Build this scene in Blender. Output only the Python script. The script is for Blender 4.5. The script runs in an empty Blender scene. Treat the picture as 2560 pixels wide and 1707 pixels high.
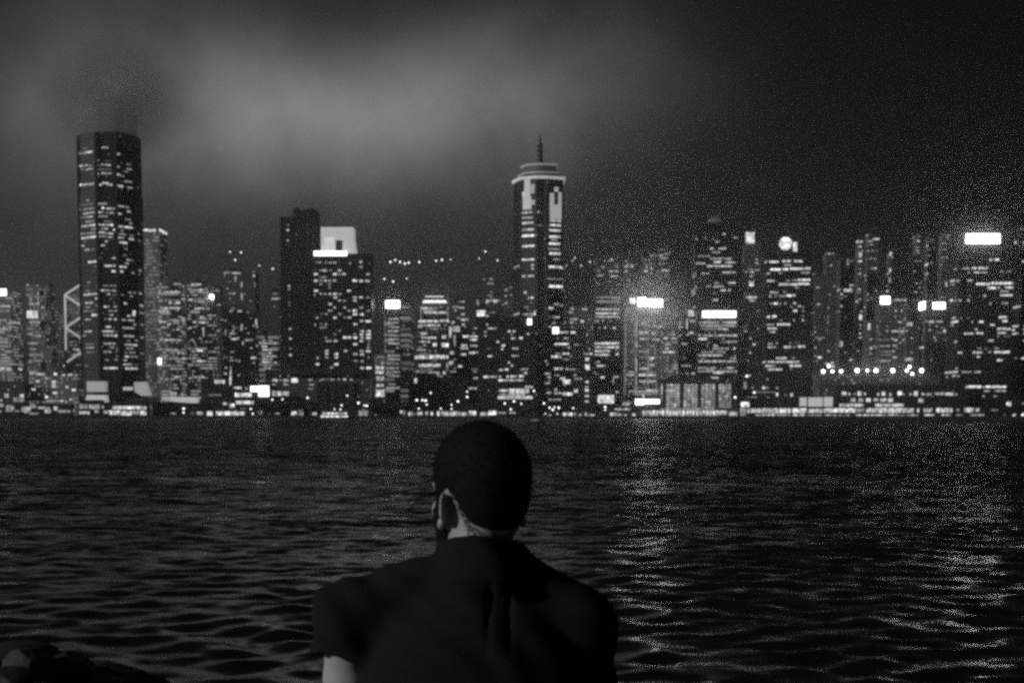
import bpy, bmesh, math, random
import numpy as np
from mathutils import Vector, Matrix

random.seed(7)
RNG = np.random.default_rng(7)
sc = bpy.context.scene
COL = sc.collection
rad = math.radians

# ------------------------------------------------------------------ camera
CAM_Z = 4.0                      # metres above the harbour water
F_PX, W_PX, H_PX = 3555.0, 2560.0, 1707.0
PITCH = rad(-4.0)
HORIZON = 1037.0                 # picture row of the horizon
CY = HORIZON + F_PX * math.tan(-PITCH)
cam_d = bpy.data.cameras.new('camera')
cam = bpy.data.objects.new('camera', cam_d)
COL.objects.link(cam)
cam.location = (0, 0, CAM_Z)
cam.rotation_euler = (rad(90) + PITCH, 0, 0)
cam_d.sensor_width = 36.0
cam_d.lens = 36.0 * F_PX / W_PX
cam_d.shift_y = (CY - H_PX / 2) / W_PX
cam_d.clip_start = 0.1
cam_d.clip_end = 20000
sc.camera = cam


def PX(px, py, Y):
    """photograph pixel at depth Y metres in front of the camera -> world X, Z"""
    u = (px - W_PX / 2) / F_PX
    v = (CY - py) / F_PX
    p = -PITCH
    t = Y / (math.cos(p) + v * math.sin(p))
    return u * t, CAM_Z + t * (-math.sin(p) + v * math.cos(p))


# ------------------------------------------------------------------ colour management, sampling
sc.view_settings.view_transform = 'Standard'
sc.view_settings.look = 'None'
sc.view_settings.exposure = 0.0
sc.view_settings.gamma = 1.0
sc.render.engine = 'CYCLES'
sc.cycles.use_denoising = False
sc.cycles.use_adaptive_sampling = False
sc.cycles.filter_width = 3.0
sc.cycles.max_bounces = 5
sc.cycles.diffuse_bounces = 2
sc.cycles.glossy_bounces = 2
sc.cycles.transmission_bounces = 2
sc.cycles.volume_bounces = 6
sc.cycles.sample_clamp_indirect = 1.0
sc.cycles.sample_clamp_direct = 6.0
sc.cycles.volume_step_rate = 2.0
sc.cycles.volume_max_steps = 64

# ------------------------------------------------------------------ sky: low cloud lit from below by the city
SUN_EL, SUN_AZ = rad(22), rad(-112)     # soft key from the promenade side, camera left
SKY_GAIN = 1.24
world = bpy.data.worlds.new('World')
sc.world = world
world.use_nodes = True
nt = world.node_tree
nt.nodes.clear()


def N(tree, typ, **kw):
    n = tree.nodes.new(typ)
    for k, v in kw.items():
        setattr(n, k, v)
    return n


def M(tree, op, a, b=None, c=None, clamp=False):
    n = tree.nodes.new('ShaderNodeMath')
    n.operation = op
    n.use_clamp = clamp
    for i, x in enumerate((a, b, c)):
        if x is None:
            continue
        if isinstance(x, (int, float)):
            n.inputs[i].default_value = x
        else:
            tree.links.new(x, n.inputs[i])
    return n.outputs[0]


tc = N(nt, 'ShaderNodeTexCoord')
sep = N(nt, 'ShaderNodeSeparateXYZ')
nt.links.new(tc.outputs['Generated'], sep.inputs[0])
wob = N(nt, 'ShaderNodeTexNoise')
wob.inputs['Scale'].default_value = 5.0
wob.inputs['Detail'].default_value = 4.0
wob.inputs['Roughness'].default_value = 0.55
nt.links.new(tc.outputs['Generated'], wob.inputs['Vector'])
wsep = N(nt, 'ShaderNodeSeparateColor')
nt.links.new(wob.outputs['Color'], wsep.inputs[0])
az = M(nt, 'ARCTAN2', sep.outputs[0], sep.outputs[1])
el = M(nt, 'ARCSINE', sep.outputs[2])
az = M(nt, 'ADD', az, M(nt, 'MULTIPLY_ADD', wsep.outputs[0], 0.08, -0.04))
elw = M(nt, 'ADD', el, M(nt, 'MULTIPLY_ADD', wsep.outputs[1], 0.06, -0.03))
LOBES = [(-0.06, 0.205, 0.07, 0.045, 0.03), (-0.128, 0.19, 0.105, 0.043, 0.142), (-0.262, 0.206, 0.105, 0.056, 0.082), (0.008, 0.218, 0.085, 0.044, 0.088),
         (-0.386, 0.081, 0.09, 0.095, 0.025), (0.0, 0.193, 0.18, 0.13, 0.007), (-0.22, 0.3, 0.12, 0.05, 0.005),
         (-0.31, 0.031, 0.319, 0.13, 0.0125)]
total = None
for a0, e0, sa, se, v in LOBES:
    x = M(nt, 'MULTIPLY_ADD', az, 1 / sa, -a0 / sa)
    y = M(nt, 'MULTIPLY_ADD', elw, 1 / se, -e0 / se)
    r2 = M(nt, 'ADD', M(nt, 'MULTIPLY', x, x), M(nt, 'MULTIPLY', y, y))
    g = M(nt, 'MULTIPLY', M(nt, 'EXPONENT', M(nt, 'MULTIPLY', r2, -1.0)), v)
    total = g if total is None else M(nt, 'ADD', total, g)
cl = N(nt, 'ShaderNodeTexNoise')
cl.inputs['Scale'].default_value = 12.0
cl.inputs['Detail'].default_value = 8.0
nt.links.new(tc.outputs['Generated'], cl.inputs['Vector'])
total = M(nt, 'MULTIPLY', total, M(nt, 'MULTIPLY_ADD', cl.outputs['Fac'], 1.7, 0.15))
# the dim overcast everywhere else, with the city behind the camera a little brighter
ambient = M(nt, 'MULTIPLY_ADD', M(nt, 'MULTIPLY', sep.outputs[1], -1.0, clamp=True), 0.03, 0.0006)
total = M(nt, 'ADD', total, ambient)
above = M(nt, 'MULTIPLY_ADD', el, 30.0, 1.0, clamp=True)
total = M(nt, 'MULTIPLY', total, above)
sky = N(nt, 'ShaderNodeTexSky')
sky.sky_type = 'NISHITA'
sky.sun_disc = False
sky.sun_elevation = SUN_EL
sky.sun_rotation = SUN_AZ
bw = N(nt, 'ShaderNodeRGBToBW')
nt.links.new(sky.outputs[0], bw.inputs[0])
total = M(nt, 'ADD', M(nt, 'MULTIPLY', total, SKY_GAIN), M(nt, 'MULTIPLY', bw.outputs[0], 0.0006))
bg = N(nt, 'ShaderNodeBackground')
nt.links.new(total, bg.inputs['Color'])
bg.inputs['Strength'].default_value = 1.0
wo = N(nt, 'ShaderNodeOutputWorld')
nt.links.new(bg.outputs[0], wo.inputs['Surface'])

# ------------------------------------------------------------------ the one sun lamp (night: very dim)
sd = bpy.data.lights.new('sun', 'SUN')
sd.energy = 1.9
sd.angle = rad(4)
sd.color = (1, 1, 1)
sun = bpy.data.objects.new('sun', sd)
COL.objects.link(sun)
to_sun = Vector((math.sin(SUN_AZ) * math.cos(SUN_EL), math.cos(SUN_AZ) * math.cos(SUN_EL), math.sin(SUN_EL)))
sun.rotation_euler = (-to_sun).to_track_quat('-Z', 'Y').to_euler()
sun.location = (-30, 0, 40)


# ------------------------------------------------------------------ materials
def mat(name, base, rough=0.7, emit=0.0, spec=0.3, metallic=0.0, noise=0.0, nscale=2.0, sample=False, patchy=False):
    m = bpy.data.materials.new(name)
    m.use_nodes = True
    t = m.node_tree
    b = t.nodes['Principled BSDF']
    b.inputs['Base Color'].default_value = (base, base, base, 1)
    b.inputs['Roughness'].default_value = rough
    b.inputs['Specular IOR Level'].default_value = spec
    b.inputs['Metallic'].default_value = metallic
    if noise:
        co = N(t, 'ShaderNodeTexCoord')
        no = N(t, 'ShaderNodeTexNoise')
        no.inputs['Scale'].default_value = nscale
        no.inputs['Detail'].default_value = 5
        t.links.new(co.outputs['Object'], no.inputs['Vector'])
        f = M(t, 'MULTIPLY', M(t, 'MULTIPLY_ADD', no.outputs['Fac'], 2 * noise, 1 - noise), base)
        t.links.new(f, b.inputs['Base Color'])
    if emit:
        b.inputs['Emission Color'].default_value = (1, 1, 1, 1)
        b.inputs['Emission Strength'].default_value = emit
    if patchy:
        co = N(t, 'ShaderNodeNewGeometry')
        no = N(t, 'ShaderNodeTexNoise')
        no.inputs['Scale'].default_value = .42
        no.inputs['Detail'].default_value = 2
        t.links.new(co.outputs['Position'], no.inputs['Vector'])
        sp = N(t, 'ShaderNodeSeparateXYZ'); t.links.new(co.outputs['Position'], sp.inputs[0])
        u = M(t, 'DIVIDE', M(t, 'MULTIPLY_ADD', sp.outputs[1], .6, sp.outputs[0]), 2.3)
        iu = M(t, 'FLOOR', u)
        cb = N(t, 'ShaderNodeCombineXYZ')
        t.links.new(iu, cb.inputs[0]); t.links.new(M(t, 'FLOOR', M(t, 'DIVIDE', sp.outputs[2], 3.1)), cb.inputs[1])
        wn = N(t, 'ShaderNodeTexWhiteNoise'); t.links.new(cb.outputs[0], wn.inputs['Vector'])
        frame = M(t, 'MULTIPLY_ADD', M(t, 'GREATER_THAN', M(t, 'SUBTRACT', u, iu), .14), .85, .15)
        room = M(t, 'MULTIPLY', frame, M(t, 'MULTIPLY_ADD', wn.outputs['Value'], 1.3, .5))
        fac = M(t, 'MULTIPLY', room, M(t, 'MULTIPLY_ADD', no.outputs['Fac'], 2.4, -.15))
        t.links.new(M(t, 'MULTIPLY', fac, emit), b.inputs['Emission Strength'])
    m.cycles.emission_sampling = 'AUTO' if sample else 'NONE'
    return m


def facade(name, base, floor=3.6, bay=2.4, lit=0.03, strength=0.2, rough=0.35, seed=0.0, glass=0.5):
    """wall of window bays: darker glass panes in a grid, some of the rooms behind them lit"""
    m = bpy.data.materials.new(name)
    m.use_nodes = True
    t = m.node_tree
    b = t.nodes['Principled BSDF']
    co = N(t, 'ShaderNodeTexCoord')
    s = N(t, 'ShaderNodeSeparateXYZ')
    t.links.new(co.outputs['Object'], s.inputs[0])
    u = M(t, 'DIVIDE', M(t, 'ADD', s.outputs[0], s.outputs[1]), bay)
    w = M(t, 'DIVIDE', s.outputs[2], floor)
    iu, iw = M(t, 'FLOOR', u), M(t, 'FLOOR', w)
    fu, fw = M(t, 'SUBTRACT', u, iu), M(t, 'SUBTRACT', w, iw)
    mu = M(t, 'MULTIPLY', M(t, 'GREATER_THAN', fu, 0.12), M(t, 'LESS_THAN', fu, 0.88))
    mw = M(t, 'MULTIPLY', M(t, 'GREATER_THAN', fw, 0.28), M(t, 'LESS_THAN', fw, 0.82))
    pane = M(t, 'MULTIPLY', mu, mw)
    cb = N(t, 'ShaderNodeCombineXYZ')
    t.links.new(iu, cb.inputs[0]); t.links.new(iw, cb.inputs[1])
    cb.inputs[2].default_value = seed
    wn = N(t, 'ShaderNodeTexWhiteNoise')
    t.links.new(cb.outputs[0], wn.inputs['Vector'])
    cb2 = N(t, 'ShaderNodeCombineXYZ')
    t.links.new(M(t, 'FLOOR', M(t, 'DIVIDE', iu, 5.0)), cb2.inputs[0]); t.links.new(iw, cb2.inputs[1])
    cb2.inputs[2].default_value = seed + 3.3
    wn2 = N(t, 'ShaderNodeTexWhiteNoise')
    t.links.new(cb2.outputs[0], wn2.inputs['Vector'])
    thr = M(t, 'MULTIPLY_ADD', M(t, 'GREATER_THAN', wn2.outputs['Value'], 0.72), lit * 2.0, lit * 0.45)
    on = M(t, 'MULTIPLY', M(t, 'LESS_THAN', wn.outputs['Value'], thr), pane)
    sepc = N(t, 'ShaderNodeSeparateColor')
    t.links.new(wn.outputs['Color'], sepc.inputs[0])
    amt = M(t, 'MULTIPLY_ADD', sepc.outputs[1], 1.2, 0.4)
    t.links.new(M(t, 'MULTIPLY', M(t, 'MULTIPLY', on, amt), strength), b.inputs['Emission Strength'])
    b.inputs['Emission Color'].default_value = (1, 1, 1, 1)
    no = N(t, 'ShaderNodeTexNoise')
    no.inputs['Scale'].default_value = 0.05
    t.links.new(co.outputs['Object'], no.inputs['Vector'])
    bb = M(t, 'MULTIPLY', M(t, 'MULTIPLY_ADD', no.outputs['Fac'], 0.6, 0.7), base)
    t.links.new(M(t, 'MULTIPLY', bb, M(t, 'MULTIPLY_ADD', pane, glass - 1.0, 1.0)), b.inputs['Base Color'])
    t.links.new(M(t, 'MULTIPLY_ADD', pane, -0.2, rough + 0.25), b.inputs['Roughness'])
    b.inputs['Specular IOR Level'].default_value = 0.35
    m.cycles.emission_sampling = 'NONE'
    return m


def lin(v):
    v /= 255.0
    return ((v + 0.055) / 1.055) ** 2.4


GAIN = 1.5
LIT = {b: mat('lit_window_glass', 0.05, 0.3, emit=lin(55 + 16.5 * b) * GAIN, patchy=True) for b in range(1, 10)}
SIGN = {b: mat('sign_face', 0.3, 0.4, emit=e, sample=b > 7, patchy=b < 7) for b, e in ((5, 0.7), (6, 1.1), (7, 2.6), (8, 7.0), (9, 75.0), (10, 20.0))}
GLOW = mat('lamp_glass', 0.6, 0.3, emit=2.2)
GLOW_BIG = mat('floodlight_glass', 0.6, 0.3, emit=14.0, sample=True)
EDGE = mat('edge_light', 0.3, 0.4, emit=0.42)
FAC = {
    'dark': facade('dark_glass_curtain_wall', 0.018, 4.0, 1.6, 0.02, 0.10, seed=1),
    'black': facade('black_glass_curtain_wall', 0.02, 3.9, 1.8, 0.002, 0.08, seed=2),
    'mid': facade('grey_office_wall', 0.09, 3.6, 2.2, 0.06, 0.20, seed=3),
    'pale': facade('pale_office_wall', 0.28, 3.7, 2.0, 0.42, 0.26, seed=4, glass=0.7),  # dense lit panes also carry the glow of the haze
    'misty': facade('pale_lit_wall', 0.25, 4.1, 2.0, 0.30, 0.16, seed=5, glass=0.7),  # lit panes also stand in for haze brightening the wall
    'flats': facade('apartment_wall', 0.10, 2.9, 3.0, 0.05, 0.35, seed=6),
    'striped': facade('ribbon_window_wall', 0.22, 6.2, 30.0, 0.7, 0.12, seed=7, glass=0.8),
}
CONC = mat('concrete', 0.12, 0.9, noise=0.3, nscale=0.3)
DCONC = mat('dark_concrete', 0.03, 0.9, noise=0.3, nscale=0.3)
STEEL = mat('dark_painted_steel', 0.04, 0.5, noise=0.2, nscale=1.0)
WHITE = mat('white_paint', 0.55, 0.6, noise=0.1, nscale=0.5)
LEAF = mat('leaf', 0.04, 0.7, noise=0.4, nscale=0.6)
BARK = mat('bark', 0.05, 0.9, noise=0.3, nscale=1.5)


# ------------------------------------------------------------------ mesh helpers
def obj(name, data, parent=None, loc=(0, 0, 0), label=None, cat=None, group=None, kind=None):
    o = bpy.data.objects.new(name, data)
    COL.objects.link(o)
    o.location = loc
    if parent is not None:
        o.parent = parent
    if label: o['label'] = label
    if cat: o['category'] = cat
    if group: o['group'] = group
    if kind: o['kind'] = kind
    return o


def finish(name, bm, material, parent=None, smooth=False, **kw):
    me = bpy.data.meshes.new(name)
    bmesh.ops.recalc_face_normals(bm, faces=bm.faces[:])
    bm.to_mesh(me)
    bm.free()
    me.materials.append(material)
    if smooth:
        me.polygons.foreach_set('use_smooth', [True] * len(me.polygons))
    return obj(name, me, parent, **kw)


def box(bm, x0, x1, y0, y1, z0, z1):
    v = [bm.verts.new(p) for p in ((x0, y0, z0), (x1, y0, z0), (x1, y1, z0), (x0, y1, z0),
                                   (x0, y0, z1), (x1, y0, z1), (x1, y1, z1), (x0, y1, z1))]
    for f in ((0, 3, 2, 1), (4, 5, 6, 7), (0, 1, 5, 4), (1, 2, 6, 5), (2, 3, 7, 6), (3, 0, 4, 7)):
        bm.faces.new([v[i] for i in f])


def prism(bm, poly, z0, z1, top=None):
    top = top or poly
    a = [bm.verts.new((x, y, z0)) for x, y in poly]
    zt = z1 if isinstance(z1, (list, tuple)) else [z1] * len(poly)
    b = [bm.verts.new((x, y, z)) for (x, y), z in zip(top, zt)]
    n = len(poly)
    bm.faces.new(a[::-1]); bm.faces.new(b)
    for i in range(n):
        bm.faces.new((a[i], a[(i + 1) % n], b[(i + 1) % n], b[i]))


def tube(bm, a, b, ra, rb=None, n=8):
    rb = ra if rb is None else rb
    a, b = Vector(a), Vector(b)
    q = (b - a).to_track_quat('Z', 'Y')
    r0 = [bm.verts.new(a + q @ Vector((ra * math.cos(t), ra * math.sin(t), 0))) for t in [2 * math.pi * i / n for i in range(n)]]
    r1 = [bm.verts.new(b + q @ Vector((rb * math.cos(t), rb * math.sin(t), 0))) for t in [2 * math.pi * i / n for i in range(n)]]
    bm.faces.new(r0[::-1]); bm.faces.new(r1)
    for i in range(n):
        bm.faces.new((r0[i], r0[(i + 1) % n], r1[(i + 1) % n], r1[i]))


def ball(bm, c, r, seg=12, ring=8, sq=1.0):
    bmesh.ops.create_uvsphere(bm, u_segments=seg, v_segments=ring, radius=r,
                              matrix=Matrix.Translation(c) @ Matrix.Diagonal((1, 1, sq, 1)))


def unit(name, m):
    bm = bmesh.new()
    box(bm, -.5, .5, -.5, .5, -.5, .5)
    me = bpy.data.meshes.new(name)
    bm.to_mesh(me); bm.free()
    me.materials.append(m)
    return me


WIN = {b: unit('window', LIT[b]) for b in LIT}
GROUND_Z = 3.0


class Building:
    """a building whose front facets are vertical planes; lit windows are placed on them"""
    all = []

    def __init__(self, name, label, cat, facets, Y, group=None, wh=2.0):
        # facets: list of ((x,y),(x,y)) plan points left to right
        xs = [p[0] for f in facets for p in f]
        self.cx = (min(xs) + max(xs)) / 2
        self.Y = Y
        self.facets = facets
        self.root = obj(name, None, None, (self.cx, Y, GROUND_Z), label, cat, group)
        self.root.empty_display_size = 5
        self.wins = []
        self.wh = wh
        Building.all.append(self)

    def loc(self, x, y, z):
        return (x - self.cx, y - self.Y, z - GROUND_Z)

    def mesh(self, name, bm, m, parent=None, **kw):
        for v in bm.verts:
            v.co = Vector(self.loc(*v.co))
        return finish(name, bm, m, parent or self.root, **kw)

    def hit(self, px, facet):
        (ax, ay), (bx, by) = facet
        u = (px - W_PX / 2) / F_PX
        # point on a->b with x = u*y (pitch makes only a tiny change)
        den = (bx - ax) - u * (by - ay)
        t = (u * ay - ax) / den if abs(den) > 1e-6 else 0.5
        return ax + (bx - ax) * t, ay + (by - ay) * t, t

    def place(self, x0, x1, y0, y1, proud=0.35, depth=0.7):
        """picture rectangle -> centre, width, height, angle on the building's front"""
        xm = (x0 + x1) / 2
        best = None
        for f in self.facets:
            t = self.hit(xm, f)[2]
            d = max(0 - t, t - 1, 0)
            if best is None or d < best[0] - 1e-6:
                best = (d, f)
        if best[0] > 0.35:
            return None
        f = best[1]
        ax, ay, t0 = self.hit(x0, f)
        bx, by, t1 = self.hit(x1, f)
        (fx0, fy0), (fx1, fy1) = f
        t0, t1 = max(0.0, min(1, t0)), max(0.0, min(1, t1))
        if t1 - t0 < 1e-3:
            return None
        ax, ay = fx0 + (fx1 - fx0) * t0, fy0 + (fy1 - fy0) * t0
        bx, by = fx0 + (fx1 - fx0) * t1, fy0 + (fy1 - fy0) * t1
        cx, cy = (ax + bx) / 2, (ay + by) / 2
        ang = math.atan2(by - ay, bx - ax)
        w = math.hypot(bx - ax, by - ay)
        _, zt = PX(xm, y0, cy)
        _, zb = PX(xm, y1, cy)
        nx, ny = math.sin(ang), -math.cos(ang)
        return (cx + nx * (proud - depth / 2), cy + ny * (proud - depth / 2), (zt + zb) / 2), w, zt - zb, ang

    def sign(self, name, x0, x1, y0, y1, m, proud=1.0, depth=0.8, parent=None):
        r = self.place(x0, x1, y0, y1, proud, depth)
        if r is None:
            print('SIGN OFF', name, x0, x1); return None
        c, w, h, a = r
        bm = bmesh.new()
        box(bm, -w / 2, w / 2, -depth / 2, depth / 2, -h / 2, h / 2)
        o = finish(name, bm, m, self.root)
        o.location = self.loc(*c)
        o.rotation_euler = (0, 0, a)
        return o

    def windows(self, text, ox, oy, s):
        """'row x0 x1 brightness [height]' in the pixels of an enlarged crop"""
        for tok in text.split(','):
            p = tok.split()
            if len(p) < 4:
                continue
            y, x0, x1, b = map(float, p[:4])
            h = float(p[4]) * s if len(p) > 4 else None
            X0, X1, Yc = ox + x0 * s, ox + x1 * s, oy + y * s
            if h is None:
                h = 2.9 + 0.33 * b if self.Y < 1900 else 2.8 + .25 * b
            self.wins.append((X0 + .5, X1 - .5, Yc - h / 2, Yc + h / 2, int(max(1, min(9, b)))))

    def scatter(self, x0, x1, y0, y1, n, row=11.0, bay=9.0, bmin=2, bmax=5, run=2):
        """rooms lit here and there on the rows of a floor grid"""
        rows = [y0 + row * i for i in range(max(1, int((y1 - y0) / row)))]
        for _ in range(n):
            y = random.choice(rows)
            k = random.randint(1, run)
            x = x0 + bay * random.randint(0, max(0, int((x1 - x0) / bay - k)))
            self.wins.append((x + 1, x + bay * k - 1, y, y + 4.2, random.randint(bmin, bmax)))

    def done(self):
        ws = sorted(self.wins, key=lambda w: -(w[1] - w[0]) * (w[3] - w[2]) * (w[4] + 1))
        rest = []
        for i, (x0, x1, y0, y1, b) in enumerate(ws):
            r = self.place(x0, x1, y0, y1)
            if r is None:
                continue
            c, w, h, a = r
            if i < 100:
                o = obj('window', WIN[b], self.root, self.loc(*c))
                o.rotation_euler = (0, 0, a)
                o.scale = (w, 0.7, h)
            else:
                rest.append((c, w, h, a, b))
        if rest:
            bm = bmesh.new()
            mats = []
            for c, w, h, a, b in rest:
                n0 = len(bm.faces)
                mx = Matrix.Translation(self.loc(*c)) @ Matrix.Rotation(a, 4, 'Z') @ Matrix.Diagonal((w, 0.7, h, 1))
                vs0 = len(bm.verts)
                box(bm, -.5, .5, -.5, .5, -.5, .5)
                bm.verts.ensure_lookup_table(); bm.faces.ensure_lookup_table()
                for v in bm.verts[vs0:]:
                    v.co = mx @ v.co
                if b not in mats:
                    mats.append(b)
                for f in bm.faces[n0:]:
                    f.material_index = mats.index(b)
            me = bpy.data.meshes.new('window')
            bm.to_mesh(me); bm.free()
            for b in mats:
                me.materials.append(LIT[b])
            obj('window', me, self.root, kind='stuff')


def ring(poly, d):
    cx = sum(p[0] for p in poly) / len(poly); cy = sum(p[1] for p in poly) / len(poly)
    out = []
    for x, y in poly:
        l = math.hypot(x - cx, y - cy)
        out.append((cx + (x - cx) * (1 + d / l), cy + (y - cy) * (1 + d / l)))
    return out


def slab(name, label, x0, x1, ytop, Y, depth=32, fac='mid', cat='office tower', ybase=None, group=None,
         plant=True, ledge=7.2, tiers=None, piers=0):
    """box tower between two picture columns; the side face turned to the camera is allowed for"""
    u0, u1 = (x0 - W_PX / 2) / F_PX, (x1 - W_PX / 2) / F_PX
    X0 = u0 * (Y + depth) if u0 > 0 else u0 * Y
    X1 = u1 * (Y + depth) if u1 < 0 else u1 * Y
    if u0 > 0: X0 = u0 * (Y + depth)
    zt = PX((x0 + x1) / 2, ytop, Y)[1]
    zb = GROUND_Z if ybase is None else PX(x0, ybase, Y)[1]
    facets = [((X0, Y), (X1, Y))]
    if u0 > 0: facets.insert(0, ((X0, Y + depth), (X0, Y)))
    if u1 < 0: facets.append(((X1, Y), (X1, Y + depth)))
    b = Building(name, label, cat, facets, Y, group)
    b.box = (X0, X1, Y, depth, zb, zt)
    poly = [(X0, Y), (X1, Y), (X1, Y + depth), (X0, Y + depth)]
    bm = bmesh.new()
    prism(bm, poly, zb, zt - 1.2)
    # parapet ring round a sunken roof
    o, i_ = ring(poly, 0.35), ring(poly, -1.2)
    va = [bm.verts.new((x, y, zt - 1.2)) for x, y in o]; vb = [bm.verts.new((x, y, zt)) for x, y in o]
    vc = [bm.verts.new((x, y, zt)) for x, y in i_]; vd = [bm.verts.new((x, y, zt - 1.19)) for x, y in i_]
    for k in range(4):
        j = (k + 1) % 4
        bm.faces.new((va[k], va[j], vb[j], vb[k])); bm.faces.new((vb[k], vb[j], vc[j], vc[k])); bm.faces.new((vc[k], vc[j], vd[j], vd[k]))
    if ledge and zt - zb > ledge * 2:
        z = zb + ledge
        while z < zt - ledge:
            prism(bm, ring(poly, 0.28), z, z + 0.5)
            z += ledge
    for k in range(piers):
        px = X0 + (X1 - X0) * (k + .5) / piers
        box(bm, px - .5, px + .5, Y - 0.3, Y + .1, zb, zt - 1.3)
    b.mesh('wall', bm, FAC[fac])
    if plant:
        r = random.Random(int(x0 * 7 + ytop))
        bm = bmesh.new()
        w = X1 - X0
        a = X0 + w * r.uniform(.12, .35); c = a + w * r.uniform(.3, .5)
        box(bm, a, min(c, X1 - 2), Y + depth * .2, Y + depth * .7, zt - 1.18, zt + r.uniform(2.0, 4.5))
        box(bm, a + 1, a + w * .15 + 1, Y + depth * .25, Y + depth * .5, zt, zt + r.uniform(4.6, 6.0))
        tube(bm, (a + w * .3, Y + depth * .3, zt), (a + w * .3, Y + depth * .3, zt + r.uniform(6, 10)), .18, .08, 5)
        b.mesh('roof_plant', bm, CONC if fac in ('pale', 'misty') else DCONC)
    return b


# ------------------------------------------------------------------ far side of the harbour: ground, quay, hills
def structure(name, bm, m, **kw):
    return finish(name, bm, m, None, kind='structure', **kw)


SHORE = 1424.0
bm = bmesh.new()
box(bm, -2600, 2600, SHORE + 2, 5200, 0.5, GROUND_Z)
structure('ground', bm, mat('city_ground', 0.05, 0.9, noise=0.3, nscale=0.02))
bm = bmesh.new()
box(bm, -2600, 2600, SHORE, SHORE + 1.99, -2, GROUND_Z + 0.25)
for i in range(-130, 131):
    box(bm, i * 20 - .5, i * 20 + .5, SHORE - .4, SHORE - 0.01, -2, GROUND_Z - .4)
structure('quay', bm, DCONC)

# wooded hills behind the towers
nx, ny = 140, 30
bm = bmesh.new()
grid = []
for j in range(ny):
    y = 2650 + j * 80
    row = []
    for i in range(nx):
        x = -2600 + i * 5200 / (nx - 1)
        ridge = 300 + 85 * math.sin(x * .0021 + 1.1) + 45 * math.sin(x * .0057 + .4) + 22 * math.sin(x * .013 + 2)
        ridge *= 1.08 - .28 * max(0, min(1, (x - 250) / 1000))
        f = math.sin(min(1, j / 16) * math.pi / 2) if j < 16 else 1 - (j - 16) / 40
        z = 1.0 + (ridge - 10) * f + 9 * math.sin(x * .031 + y * .02) * min(1, j / 4)
        row.append(bm.verts.new((x, y, max(z, 1.0))))
    grid.append(row)
for j in range(ny - 1):
    for i in range(nx - 1):
        bm.faces.new((grid[j][i], grid[j][i + 1], grid[j + 1][i + 1], grid[j + 1][i]))
HILL = structure('hills', bm, mat('wooded_hillside', 0.025, 1.0, noise=0.5, nscale=0.03), smooth=True)

# ------------------------------------------------------------------ towers, left to right
# pale office block cut by the left edge
b = slab('office_tower', 'pale misty office block cut off by the left edge, bright sign on its roof line', -70, 64, 728, 1700, 40, 'pale')
b.sign('sign', -20, 27, 722, 739, SIGN[7])
b.windows('462 0 30 6 70,565 0 190 5,605 0 80 3,703 100 200 4,755 0 200 4,785 20 70 4,835 0 45 4,870 0 90 4,905 0 200 3,930 0 60 3,1005 30 110 4,1095 20 60 7,1095 75 120 7,1060 120 210 3,1100 175 205 7,1035 0 60 3', 0, 600, .2934)

# stepped twin tower with jutting boxes
def lippo():
    Y = 1660
    x0, x1 = PX(66, 700, Y)[0], PX(124, 700, Y)[0]
    b = Building('office_tower', 'stepped glass tower of jutting boxes between the left edge and the white lattice tower', 'office tower', [((x0, Y), (x1, Y))], Y)
    bm = bmesh.new()
    w = x1 - x0
    prism(bm, [(x0 + 2, Y + 2), (x1 - 2, Y + 2), (x1 - 2, Y + 26), (x0 + 2, Y + 26)], GROUND_Z, PX(90, 716, Y)[1])
    z = GROUND_Z + 8
    k = 0
    while z < PX(90, 735, Y)[1]:
        a, c = ((x0 - 1, x0 + w * .55), (x0 + w * .45, x1 + 1), (x0 + w * .2, x0 + w * .8))[k % 3]
        prism(bm, [(a, Y), (c, Y), (c, Y + 28), (a, Y + 28)], z, z + 14)
        z += 14.4; k += 1
    b.mesh('wall', bm, FAC['misty'])
    bm = bmesh.new()
    tube(bm, (x0 + w * .35, Y + 12, PX(90, 718, Y)[1]), (x0 + w * .35, Y + 12, PX(90, 694, Y)[1]), .8, .3, 6)
    box(bm, x0 + w * .2, x0 + w * .9, Y + 6, Y + 20, PX(90, 716, Y)[1], PX(90, 706, Y)[1])
    b.mesh('roof_plant', bm, CONC)
    b.sign('sign', 74, 103, 777, 795, SIGN[5])
    b.windows('382 240 280 4,420 200 260 3,470 180 300 4,545 280 370 4,575 380 410 5,500 350 365 4 110,500 285 300 3 110,700 280 370 4,800 255 300 4,815 310 380 4,880 255 350 4,930 270 330 3,980 270 380 3,1040 250 300 3', 0, 600, .2934)
lippo()
b = slab('office_tower', 'low misty grey block left of the white lattice tower, few lights', 106, 166, 783, 1780, 30, 'misty')
b.windows('630 400 480 2,880 380 480 4,885 460 490 5,1070 555 610 7,760 430 460 3', 0, 600, .2934)

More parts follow.
